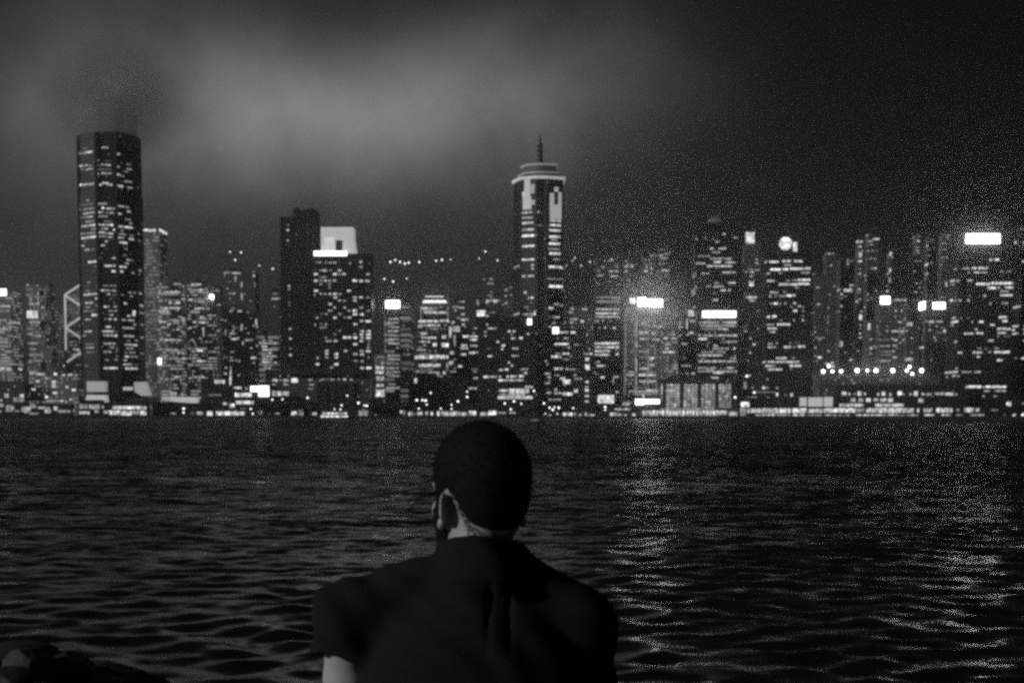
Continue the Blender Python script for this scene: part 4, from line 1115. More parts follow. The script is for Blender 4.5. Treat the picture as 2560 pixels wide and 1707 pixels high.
b.windows('495 20 160 7 50,495 165 370 7 50,497 380 470 4 40,495 485 620 6 50,495 625 730 7 55,495 735 900 7 55,498 905 1045 6 50,497 1080 1110 6 40,495 1155 1260 5 44,495 1305 1495 7 50,492 1540 1575 3 30,492 1630 1750 6 50,490 1765 1815 6 40,490 1950 2030 3,572 30 145 6 50,570 165 290 4 50,570 360 440 7 55,570 445 525 7 55,570 540 680 6 55,570 690 715 4 50,568 735 860 6 60,570 870 950 4 40,570 965 1095 6 50,572 1165 1285 7 60,575 1300 1360 4,565 1370 1480 6 50,550 1540 1620 3,550 1700 1870 4,587 1700 1810 4,575 1930 1990 3', 2060, 920, .2126)
b = slab('waterfront_hall', 'dark hall behind the arcade at the right with beaded rows of lamps on its decks', 2082, 2410, 962, 1462, 14, 'black', 'hall', plant=False, ledge=0)
b.windows('300 195 250 7 44,305 270 298 5 30,305 335 365 4,298 380 430 7 50,303 450 480 5 30,310 605 635 6 30,298 660 708 8 44,308 752 782 6 34,295 850 900 8 46,305 910 930 5,305 985 1020 4 30,298 1040 1090 8 50,305 1130 1165 5 30,308 1180 1255 4 26,300 1280 1400 5 30,305 1405 1500 6 34,308 1520 1550 5 28,375 300 360 6 40,375 390 445 6 40,375 475 535 6 40,372 565 625 5 34,375 650 715 6 40,375 735 800 6 44,380 1095 1155 5 44,435 170 300 6 34,435 305 460 6 34,435 585 640 7 36,435 645 780 6 36,435 785 925 6 34', 2060, 920, .2126)
b = slab('pavilion', 'bright three-panel pavilion low on the waterfront right of the disc-sign tower', 1990, 2082, 1016, 1450, 16, 'black', 'pavilion', plant=False, ledge=0)
for (x0, x1, y0, y1) in ((1997, 2015, 993, 1015), (2019, 2055, 993, 1018), (2058, 2080, 992, 1017)):
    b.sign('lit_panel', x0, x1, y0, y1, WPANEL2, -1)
bm = bmesh.new()
X0, X1, Yb, dd, zb, zt = b.box
box(bm, X0 + 1, X1 - .2, Yb + 3, Yb + 15, zt - .5, PX(2040, 990, Yb)[1])
b.mesh('upper_storey', bm, DCONC)
b = slab('waterfront_hall', 'dark low hall at the foot of the disc-sign tower, small sign and single lamps', 1838, 1992, 972, 1480, 18, 'black', 'hall', plant=False, ledge=0)
b.sign('sign', 1851, 1871, 1005, 1017, SIGN[6])
b.windows('240 1485 1520 6 34,240 1535 1560 3,243 1645 1680 3,296 1383 1412 6 40,295 1430 1650 2,325 1655 1685 6 40,330 1760 1780 4,325 1828 1862 6 40,355 1290 1430 2,357 1540 1570 3', 1600, 920, .2041)
b = slab('office_block', 'black low block below the big sign tower at the right, two wall lamps', 2408, 2640, 985, 1470, 16, 'black', 'office block', plant=False, ledge=0)
b.windows('270 1860 1930 4,268 1985 2020 5,268 2070 2120 4,330 1840 1880 3,330 1975 2020 4,420 2130 2185 7 50,415 2310 2340 3,553 2215 2245 5 40,550 2315 2352 5 50,548 2100 2118 4,575 2285 2352 3', 2060, 920, .2126)

# ------------------------------------------------------------------ lamps, trees, boats on the far shore
ORD = ['', 'second ', 'third ', 'fourth ', 'fifth ', 'sixth ', 'seventh ', 'eighth ', 'ninth ', 'tenth ', 'eleventh ']


def lamp(px, py, r, Y, label, group='waterfront lamps', big=True):
    x, z = PX(px, py, Y)
    root = obj('street_lamp', None, None, (x, Y, GROUND_Z), label, 'street lamp', group)
    bm = bmesh.new()
    tube(bm, (0, 0, 0), (0, 0, max(1, z - GROUND_Z - r * .7)), .16, .1, 6)
    box(bm, -.3, .3, -.3, .3, 0, .5)
    finish('pole', bm, STEEL, root)
    bm = bmesh.new(); ball(bm, (0, 0, z - GROUND_Z), r, 10, 6, .9)
    finish('lamp_head', bm, GLOW, root, smooth=True)


LAMPS = [
    ('dark shed with the long lit front', [(459, 1031), (459, 1021), (627, 1022), (632, 1034), (583, 1012)]),
    ('wide podium under the dark towers', [(681, 999), (706, 998), (769, 994), (868, 989), (854, 1013), (836, 1023), (851, 1023)]),
    ('short bright block of stacked floors', [(896, 1007), (911, 1013), (917, 1014)]),
    ('glowing crown tower', [(1042, 1000), (1056, 1000), (1064, 1001), (1067, 1011), (1077, 982), (1047, 1021), (1102, 1021), (1129, 1012), (1129, 1022), (1145, 1003)]),
    ('wide black block', [(1168, 979), (1168, 992), (1335, 977), (1285, 1003), (1303, 1009), (1262, 1008), (1277, 1023)]),
    ('black block right of the spired tower', [(1374, 1019), (1382, 1024), (1386, 1018), (1393, 1034), (1363, 1034), (1360, 1008), (1397, 1019), (1433, 1020), (1491, 1044)]),
    ('banded tower', [(1513, 1017), (1513, 1024)]),
    ('column pavilion', [(1838, 993), (1885, 981), (1867, 940)]),
    ('big black tower with the wide sign', [(2518, 1009), (2534, 1038), (2556, 1037)]),
]
for where, pts in LAMPS:
    for k, (px, py) in enumerate(sorted(pts)):
        lamp(px, py, (.8 + .35 * ((px * 7 + py) % 5) / 4) * (1 if py < 1030 else .8), 1432.5 if px > 640 else 1431,
             f'{ORD[k]}round quay lamp from the left below the {where}'.replace('  ', ' ').strip())

# lamps along the hill road: stand on the hillside
dg = bpy.context.evaluated_depsgraph_get()
dg.update()
hill_me = HILL.data
from mathutils.bvhtree import BVHTree
bvh = BVHTree.FromPolygons([v.co.copy() for v in hill_me.vertices], [tuple(p.vertices) for p in hill_me.polygons])
HL = [(575, 630, 'above the dark flats'), (603, 631, 'above the dark flats'), (588, 650, 'above the dark flats'),
      (648, 664, 'beside the roof of the dark flats'), (682, 672, 'just left of the tall dark slab'),
      (976, 655, 'above the striped tower with the white sign'), (988, 650, 'above the striped tower with the white sign'), (1000, 655, 'above the striped tower with the white sign'), (1012, 659, 'above the striped tower with the white sign'), (1022, 657, 'above the striped tower with the white sign'), (961, 697, 'above the striped tower with the white sign'), (1017, 696, 'above the striped tower with the white sign'), (983, 704, 'above the striped tower with the white sign'),
      (1048, 655, 'above the glowing crown tower'), (1090, 652, 'above the glowing crown tower'), (1105, 650, 'above the glowing crown tower'), (1127, 649, 'above the glowing crown tower'),
      (1198, 646, 'left of the spired tower'), (1213, 629, 'left of the spired tower'), (1244, 651, 'left of the spired tower'),
      (1437, 645, 'right of the spired tower'), (1432, 652, 'right of the spired tower'), (1453, 664, 'right of the spired tower'), (1475, 655, 'right of the spired tower'), (1416, 664, 'right of the spired tower')]
cnt = {}
for px, py, where in HL:
    u = Vector(((px - W_PX / 2) / F_PX, 1, 0))
    x3, z3 = PX(px, py, 3000)
    d = (Vector((x3, 3000, z3)) - Vector((0, 0, CAM_Z))).normalized()
    hit = bvh.ray_cast(Vector((0, 0, CAM_Z)), d)
    p = hit[0] if hit[0] is not None else Vector(PX(px, py, 2900)[:1] + (2900,) + PX(px, py, 2900)[1:])
    p = p - d * 12
    k = cnt.get(where, 0); cnt[where] = k + 1
    g0 = bvh.ray_cast(Vector((p.x, p.y, 900)), Vector((0, 0, -1)))[0]
    z0 = g0.z if g0 is not None else p.z - 8
    root = obj('street_lamp', None, None, (p.x, p.y, z0 - .5), f'{ORD[k]}small hillside lamp from the left {where}'.strip(), 'street lamp', 'lamps on the hill road')
    bm = bmesh.new(); tube(bm, (0, 0, 0), (0, 0, p.z - z0), .3, .2, 5); box(bm, -.6, .6, -.6, .6, 0, 1)
    finish('pole', bm, STEEL, root)
    bm = bmesh.new(); ball(bm, (0, 0, p.z - z0 + .5), 1.1 + .25 * ((px + py) % 4), 8, 6)
    finish('lamp_head', bm, GLOW, root, smooth=True)


def crown_mesh(seed, n=420):
    r = np.random.default_rng(seed)
    bm = bmesh.new()
    lob = [(r.uniform(-.55, .55), r.uniform(-.5, .5), r.uniform(-.3, .45), r.uniform(.35, .6)) for _ in range(7)]
    for i in range(n):
        lx, ly, lz, lr = lob[i % 7]
        v = r.normal(size=3); v /= np.linalg.norm(v)
        q = lr * r.uniform(.5, 1.0) ** .5
        c = Vector((lx + v[0] * q, ly + v[1] * q, (lz + v[2] * q) * .85))
        a = Vector(r.normal(size=3)).normalized() * r.uniform(.07, .15)
        b2 = a.cross(Vector(r.normal(size=3))).normalized() * a.length * .7
        bm.faces.new([bm.verts.new(c + o) for o in (-a - b2 * .4, -b2, a, b2)])
    me = bpy.data.meshes.new('crown'); bm.to_mesh(me); bm.free(); me.materials.append(LEAF)
    return me


def trunk_mesh():
    bm = bmesh.new()
    tube(bm, (0, 0, 0), (0, 0, .62), .06, .04, 7)
    for a in range(5):
        t = a * 2.5
        tube(bm, (0, 0, .35 + a * .05), (.3 * math.cos(t), .3 * math.sin(t), .8), .028, .012, 5)
    me = bpy.data.meshes.new('trunk'); bm.to_mesh(me); bm.free(); me.materials.append(BARK)
    return me


CROWNS, TRUNK = [crown_mesh(s) for s in (1, 2, 3)], trunk_mesh()
TREES = [('wide podium', [(648, 1003, 1439), (672, 1005, 1441), (700, 1006, 1440), (726, 1000, 1439), (752, 1003, 1441), (778, 998, 1442)]),
         ('short bright block of stacked floors', [(928, 1004, 1440), (950, 1001, 1441), (972, 1010, 1439), (992, 1002, 1442), (1012, 998, 1441), (1026, 1006, 1440)]),
         ('wide black block', [(1182, 1004, 1447), (1204, 1007, 1448), (1226, 1003, 1449), (1316, 1012, 1450), (1340, 1008, 1450)]),
         ('long curved canopy', [(492, 1004, 1454), (508, 1008, 1455), (522, 1003, 1453)])]
k3 = 0
for where, pts in TREES:
    for k, (px, py, Y) in enumerate(pts):
        x, z = PX(px, py, Y)
        h = z - GROUND_Z
        root = obj('tree', None, None, (x, Y, GROUND_Z), f'{ORD[k]}dark leafy waterfront tree from the left below the {where}'.strip(), 'tree', 'dark trees along the far waterfront')
        c = obj('crown', CROWNS[k3 % 3], root, (0, 0, h * .62)); c.scale = (h * .5, h * .5, h * .45); c.rotation_euler = (0, 0, k3 * 1.7)
        t = obj('trunk', TRUNK, root); t.scale = (h, h, h * .8)
        k3 += 1


def boat(name, label, x0, x1, yw, Y, hull_h, decks, lit, masts=0, group=None):
    xa, xb = PX(x0, yw, Y)[0], PX(x1, yw, Y)[0]
    L = xb - xa
    root = obj(name, None, None, ((xa + xb) / 2, Y, 0), label, 'boat', group)
    bm = bmesh.new()
    prof = [(-.5, .55), (-.42, .85), (-.2, 1), (.25, 1), (.42, .75), (.5, .05)]
    wv = L * .13
    rows = []
    for t, w in prof:
        sh = hull_h * (1 + .35 * max(0, t) * 2 * max(0, t))
        rows.append([bm.verts.new((t * L, s * wv * w * k, z)) for s, k, z in ((-1, 1, sh), (-1, .75, -.6), (1, .75, -.6), (1, 1, sh))])
    for i in range(len(rows) - 1):
        for j in range(4):
            bm.faces.new((rows[i][j], rows[i + 1][j], rows[i + 1][(j + 1) % 4], rows[i][(j + 1) % 4]))
    bm.faces.new(rows[0]); bm.faces.new(rows[-1][::-1])
    finish('hull', bm, STEEL, root)
    z = hull_h
    for d, (a, c, hh) in enumerate(decks):
        bm = bmesh.new()
        box(bm, a * L, c * L, -wv * .72 + d * .3, wv * .72 - d * .3, z + .01, z + hh * .86)
        box(bm, a * L - .5, c * L + .5, -wv * .8, wv * .8, z + hh * .86 + .01, z + hh)
        finish('cabin', bm, WHITE, root)
        if lit:
            n = max(3, int((c - a) * L / 3.4))
            for q in range(n):
                w = obj('window', WIN[lit[d]], root)
                w.location = (a * L + (c - a) * L * (q + .5) / n, -wv * .72 + d * .3 - .1, z + hh * .46)
                w.scale = ((c - a) * L / n * .8, .3, hh * .5)
        z += hh
    bm = bmesh.new()
    tube(bm, (-.05 * L, 0, z), (-.05 * L, 0, z + hull_h * 1.6), .35, .3, 8)
    tube(bm, (.2 * L, 0, z), (.2 * L, 0, z + hull_h * 2.2), .12, .06, 6)
    finish('funnel', bm, STEEL, root)
    return root


boat('ferry', 'double-deck ferry blazing with light on the water below the two dark towers', 798, 880, 1050, 1180, 1.6, ((-.44, .40, 2.6), (-.40, .36, 2.4)), (9, 8))
boat('launch', 'small unlit launch on the water just right of the man\'s head', 1316, 1362, 1057, 720, .9, ((-.25, .12, 1.1),), None)

# dark breakwater low on the water at the right
Yb = 760
xa, xb = PX(1780, 1055, Yb)[0], PX(2640, 1055, Yb)[0]
bm = bmesh.new()
nseg = 90
rr = random.Random(5)
rows = []
for i in range(nseg + 1):
    x = xa + (xb - xa) * i / nseg
    e = min(1, i / 2.0)
    rows.append([bm.verts.new((x, Yb + y + rr.uniform(-.3, .3), z)) for y, z in ((-4, -1), (-2.5, .2 + .6 * e + rr.uniform(-.15, .15)), (-1, .3 + 1.9 * e + rr.uniform(-.12, .12)), (1.2, .3 + 1.9 * e + rr.uniform(-.12, .12)), (4, -1))])
for i in range(nseg):
    for j in range(4):
        bm.faces.new((rows[i][j], rows[i + 1][j], rows[i + 1][j + 1], rows[i][j + 1]))
finish('breakwater', bm, mat('wet_dark_stone', .02, .8, noise=.4, nscale=.6), None, label='long low black breakwater lying on the water at the right', cat='breakwater')
for b_ in Building.all:
    b_.done()
# ------------------------------------------------------------------ harbour water
def water():
    nr, ncol = 760, 420
    y0, y1 = 7.0, SHORE + 1.0
    t = np.linspace(0, 1, nr)
    ys = y0 * (y1 / y0) ** t
    s = np.linspace(-1, 1, ncol)
    Yg = np.repeat(ys[:, None], ncol, 1)
    Xg = s[None, :] * (0.62 * Yg + 14)
    cell = np.gradient(ys)[:, None]
    Z = np.zeros_like(Yg); DX = np.zeros_like(Yg); DY = np.zeros_like(Yg)
    r = np.random.default_rng(11)
    for i in range(100):
        lam = 0.27 * (2.0 / 0.27) ** r.random()
        k = 2 * math.pi / lam
        th = rad(250) + r.normal() * 0.95          # wind blowing across the harbour towards the camera
        a = 0.0043 * lam ** 0.95 * (0.6 + .8 * r.random())
        ph = k * (Xg * math.cos(th) + Yg * math.sin(th)) + r.random() * 6.28
        fade = np.clip((lam / cell - 2.5) / 3.0, 0, 1)
        Z += a * fade * np.cos(ph)
        DX -= .8 * a * fade * math.cos(th) * np.sin(ph); DY -= .8 * a * fade * math.sin(th) * np.sin(ph)
    V = np.stack([Xg + DX, Yg + DY, Z], -1).reshape(-1, 3)
    i = np.arange(nr * ncol).reshape(nr, ncol)
    Q = np.stack([i[:-1, :-1], i[:-1, 1:], i[1:, 1:], i[1:, :-1]], -1).reshape(-1, 4)
    me = from_arrays('water', V, Q)
    m = bpy.data.materials.new('harbour_water'); m.use_nodes = True
    tr = m.node_tree; b = tr.nodes['Principled BSDF']
    b.inputs['Base Color'].default_value = (.006, .006, .006, 1)
    b.inputs['Roughness'].default_value = WATER_ROUGH
    b.inputs['IOR'].default_value = 1.33
    b.inputs['Specular IOR Level'].default_value = .5
    geo = N(tr, 'ShaderNodeNewGeometry')
    # short waves that the mesh is too coarse to carry grow with distance along the harbour
    gp = N(tr, 'ShaderNodeSeparateXYZ'); tr.links.new(geo.outputs['Position'], gp.inputs[0])
    lod = M(tr, 'MULTIPLY_ADD', M(tr, 'MULTIPLY_ADD', gp.outputs[1], 1 / 120.0, -.12, clamp=True), .88, .12)
    acc = None
    for sc_, amp, det in ((.16, .22, 2), (.7, .5, 3), (2.4, .55, 3)):
        no = N(tr, 'ShaderNodeTexNoise')
        no.inputs['Scale'].default_value = sc_
        no.inputs['Detail'].default_value = det
        no.inputs['Roughness'].default_value = .6
        mp = N(tr, 'ShaderNodeMapping')
        mp.inputs['Scale'].default_value = (.75, 1.25, 1)
        mp.inputs['Rotation'].default_value = (0, 0, rad(-12))
        tr.links.new(geo.outputs['Position'], mp.inputs['Vector'])
        tr.links.new(mp.outputs[0], no.inputs['Vector'])
        v = N(tr, 'ShaderNodeVectorMath', operation='SUBTRACT')
        tr.links.new(no.outputs['Color'], v.inputs[0]); v.inputs[1].default_value = (.5, .5, .5)
        v2 = N(tr, 'ShaderNodeVectorMath', operation='MULTIPLY')
        tr.links.new(v.outputs[0], v2.inputs[0]); v2.inputs[1].default_value = (amp * WAVE_N * 0.75, amp * WAVE_N, 0)
        if acc is None:
            acc = v2.outputs[0]
        else:
            ad = N(tr, 'ShaderNodeVectorMath', operation='ADD')
            tr.links.new(acc, ad.inputs[0]); tr.links.new(v2.outputs[0], ad.inputs[1]); acc = ad.outputs[0]
    bias = N(tr, 'ShaderNodeVectorMath', operation='ADD'); tr.links.new(acc, bias.inputs[0]); bias.inputs[1].default_value = (0, -.24, 0)   # normals tilted to the near shore so far water mirrors darker sky
    acc = bias.outputs[0]
    scl = N(tr, 'ShaderNodeVectorMath', operation='SCALE'); tr.links.new(acc, scl.inputs[0]); tr.links.new(lod, scl.inputs['Scale']); acc = scl.outputs[0]
    ad = N(tr, 'ShaderNodeVectorMath', operation='ADD')
    tr.links.new(acc, ad.inputs[0]); tr.links.new(geo.outputs['Normal'], ad.inputs[1])
    nn = N(tr, 'ShaderNodeVectorMath', operation='NORMALIZE')
    tr.links.new(ad.outputs[0], nn.inputs[0])
    tr.links.new(nn.outputs[0], b.inputs['Normal'])
    me.materials.append(m)
    me.polygons.foreach_set('use_smooth', [True] * len(me.polygons))
    obj('water', me, kind='structure')
    # the flat harbour beyond the modelled waves
    bm = bmesh.new()
    for sx in (-1, 1):
        a = [(sx * (.62 * 7 + 14), 7, -.05), (sx * 400, 7, -.05), (sx * 2600, SHORE + 1, -.05), (sx * (.62 * SHORE + 14), SHORE + 1, -.05)]
        bm.faces.new([bm.verts.new(p) for p in (a if sx > 0 else a[::-1])])
    finish('water', bm, m, kind='structure')


def from_arrays(name, V, Q):
    me = bpy.data.meshes.new(name)
    V = np.asarray(V, np.float32); Q = np.asarray(Q, np.int32)
    n = Q.shape[1]
    me.vertices.add(len(V)); me.loops.add(Q.size); me.polygons.add(len(Q))
    me.vertices.foreach_set('co', V.ravel())
    me.loops.foreach_set('vertex_index', Q.ravel())
    me.polygons.foreach_set('loop_start', np.arange(0, Q.size, n, dtype=np.int32))
    me.update(calc_edges=True)
    me.validate()
    return me


WATER_ROUGH, WAVE_N = 0.17, 2.7
water()

# ------------------------------------------------------------------ near shore: bank, boulders
def noise3(P, seed, oct=4):
    r = np.random.default_rng(seed); out = 0
    for o in range(oct):
        for _ in range(4):
            d = r.normal(size=3); d *= (2 ** o) / np.linalg.norm(d)
            out = out + np.sin(P @ d * 2.2 + r.random() * 6.28) / 4 / 1.8 ** o
    return out


SEAT_Z = CAM_Z - 0.90
n1, n2 = 130, 110
xs = np.linspace(-14, 14, n1); ysn = np.linspace(-9, 12, n2)
Xn, Yn = np.meshgrid(xs, ysn)
prof = np.interp(Yn, [-9, 1.6, 2.2, 2.75, 3.3, 5.5, 8.5, 12], [SEAT_Z + .05, SEAT_Z + .05, SEAT_Z - .02, SEAT_Z - .05, SEAT_Z - .48, 1.6, -.3, -2.2])
P = np.stack([Xn, Yn, Xn * 0], -1)
rough = np.where((Yn > 2.9) | (np.abs(Xn + .08) > .6), 1.0, .12) * np.clip((Yn - 1.4) / 1.5, 0.02, 1)
Zn = prof + .16 * noise3(P * 1.3, 4) * rough - .05 * rough
i = np.arange(n1 * n2).reshape(n2, n1)
me = from_arrays('shore', np.stack([Xn, Yn, Zn], -1).reshape(-1, 3), np.stack([i[:-1, :-1], i[:-1, 1:], i[1:, 1:], i[1:, :-1]], -1).reshape(-1, 4))
me.materials.append(mat('shore_stone', .04, .85, noise=.4, nscale=2.0))
obj('shore', me, kind='structure')


def rock(loc, size, seed, base, label, rz=0.0):
    r = np.random.default_rng(seed)
    bm = bmesh.new()
    bmesh.ops.create_icosphere(bm, subdivisions=5, radius=1)
    V = np.array([v.co[:] for v in bm.verts])
    # cut flat facets off the lump
    for _ in range(11):
        d = r.normal(size=3); d /= np.linalg.norm(d)
        c = r.uniform(.55, .85)
        h = V @ d
        V = V - np.clip(h - c, 0, None)[:, None] * d * .92
    V = V + .035 * noise3(V * 2.5, seed)[:, None] * V + .012 * noise3(V * 9, seed + 1)[:, None] * V
    for v, p in zip(bm.verts, V):
        v.co = p
    bmesh.ops.scale(bm, vec=size, verts=bm.verts)
    bmesh.ops.rotate(bm, matrix=Matrix.Rotation(rz, 3, 'Z'), verts=bm.verts)
    o = finish('rock', bm, base, None, smooth=False, loc=loc, label=label, cat='rock', group='boulders at the bottom left')
    return o


WET = mat('wet_black_rock', .012, .75, noise=.5, nscale=6)
PALE = mat('dry_pale_rock', .035, .85, noise=.35, nscale=9)


def at(px, py, Y):
    x, z = PX(px, py, Y)
    return (x, Y, z)


rock(at(82, 1668, 5.0), (.105, .11, .088), 3, PALE, 'pale faceted boulder catching the light at the bottom left corner', .3)
rock(at(48, 1648, 5.5), (.17, .14, .075), 8, WET, 'black boulder at the left edge behind the pale faceted one', .7)
rock(at(168, 1700, 5.15), (.13, .15, .11), 12, WET, 'black boulder touching the right side of the pale faceted one', 1.1)
rock(at(18, 1722, 4.7), (.12, .12, .075), 17, WET, 'black boulder in the corner in front of the pale faceted one', 2.0)
rock(at(245, 1738, 5.3), (.09, .12, .065), 23, WET, 'low black boulder farthest right of the bottom left pile', .2)
rock(at(70, 1800, 5.0), (.42, .5, .19), 31, WET, 'broad black boulder under the rest of the bottom left pile', .5)
rock(at(100, 2000, 5.2), (.9, .8, .5), 37, WET, 'broad black boulder under the rest of the bottom left pile', 1.5)


# ------------------------------------------------------------------ implicit surfaces for the seated man
def smin(a, b, k):
    h = np.clip(.5 + .5 * (b - a) / k, 0, 1)
    return b + (a - b) * h - k * h * (1 - h)


def cone(P, a, b, ra, rb):
    a = np.asarray(a, np.float32); b = np.asarray(b, np.float32)
    ab = b - a
    d = [P[i] - a[i] for i in range(3)]
    t = np.clip((d[0] * ab[0] + d[1] * ab[1] + d[2] * ab[2]) / float(ab @ ab), 0, 1)
    q = sum((d[i] - t * ab[i]) ** 2 for i in range(3))
    return np.sqrt(q) - (ra + (rb - ra) * t)


def ell(P, c, r, R=None):
    d = [P[i] - c[i] for i in range(3)]
    if R is not None:                       # R maps local -> world
        d = [R[0][j] * d[0] + R[1][j] * d[1] + R[2][j] * d[2] for j in range(3)]
    k0 = np.sqrt(sum((d[i] / r[i]) ** 2 for i in range(3)))
    k1 = np.sqrt(sum((d[i] / r[i] ** 2) ** 2 for i in range(3))) + 1e-9
    return k0 * (k0 - 1) / k1


class Grid:
    def __init__(self, lo, hi, h):
        self.lo = np.array(lo, np.float32); self.h = h
        n = np.ceil((np.array(hi) - self.lo) / h).astype(int) + 1
        self.ax = [self.lo[i] + h * np.arange(n[i], dtype=np.float32) for i in range(3)]
        self.F = np.full(n, .15, np.float32)

    def pts(self, sl=(slice(None),) * 3):
        return [self.ax[0][sl[0]][:, None, None], self.ax[1][sl[1]][None, :, None], self.ax[2][sl[2]][None, None, :]]

    def add(self, prim, k=.01, sub=False):
        kind = prim[0]
        if kind == 'c':
            _, a, b, ra, rb = prim
            m = max(ra, rb) + k + .02
            lo = np.minimum(a, b) - m; hi = np.maximum(a, b) + m
            fn = lambda P: cone(P, a, b, ra, rb)
        else:
            _, c, r = prim[:3]; R = prim[3] if len(prim) > 3 else None
            m = max(r) + k + .02
            lo = np.array(c) - m; hi = np.array(c) + m
            fn = lambda P: ell(P, c, r, R)
        sl = []
        for i in range(3):
            i0 = max(0, int((lo[i] - self.lo[i]) / self.h)); i1 = min(len(self.ax[i]), int((hi[i] - self.lo[i]) / self.h) + 2)
            if i1 <= i0: return
            sl.append(slice(i0, i1))
        sl = tuple(sl)
        d = fn(self.pts(sl))
        self.F[sl] = -smin(-self.F[sl], d, k) if sub else smin(self.F[sl], d, k)

    def mesh(self, name, material):
        V, Q = surface_nets(self.F, self.lo, self.h)
        me = from_arrays(name, V, Q)
        me.materials.append(material)
        me.polygons.foreach_set('use_smooth', [True] * len(me.polygons))
        return me


def surface_nets(F, org, h):
    S = F < 0
    cnt = np.zeros(np.array(F.shape) - 1, np.int8)
    C = [(a, b, c) for a in (0, 1) for b in (0, 1) for c in (0, 1)]
    nx, ny, nz = cnt.shape
    for a, b, c in C:
        cnt += S[a:a + nx, b:b + ny, c:c + nz]
    act = (cnt > 0) & (cnt < 8)
    idx = np.argwhere(act)
    vid = np.full(cnt.shape, -1, np.int64); vid[act] = np.arange(len(idx))
    acc = np.zeros((len(idx), 3)); num = np.zeros(len(idx))
    for a in C:
        for ax in range(3):
            if a[ax]: continue
            b = list(a); b[ax] = 1
            fa = F[idx[:, 0] + a[0], idx[:, 1] + a[1], idx[:, 2] + a[2]]
            fb = F[idx[:, 0] + b[0], idx[:, 1] + b[1], idx[:, 2] + b[2]]
            m = (fa < 0) != (fb < 0)
            t = np.where(m, fa / np.where(m, fa - fb, 1), 0)
            p = np.tile(np.array(a, float), (len(idx), 1)); p[:, ax] += t
            acc[m] += p[m]; num += m
    V = org + h * (idx + acc / num[:, None])
    quads = []
    for ax in range(3):
        u, v = (ax + 1) % 3, (ax + 2) % 3
        s0 = [slice(None)] * 3; s1 = [slice(None)] * 3
        s0[ax] = slice(0, -1); s1[ax] = slice(1, None)
        A, B = S[tuple(s0)], S[tuple(s1)]
        for flip, mm in ((False, A & ~B), (True, ~A & B)):
            e = np.argwhere(mm)
            e = e[(e[:, u] > 0) & (e[:, v] > 0) & (e[:, u] < cnt.shape[u]) & (e[:, v] < cnt.shape[v])]
            def cell(du, dv):
                q = e.copy(); q[:, u] += du; q[:, v] += dv
                return vid[q[:, 0], q[:, 1], q[:, 2]]
            q4 = [cell(0, 0), cell(-1, 0), cell(-1, -1), cell(0, -1)]
            if flip: q4 = q4[::-1]
            quads.append(np.stack(q4, -1))
    return V, np.concatenate(quads)


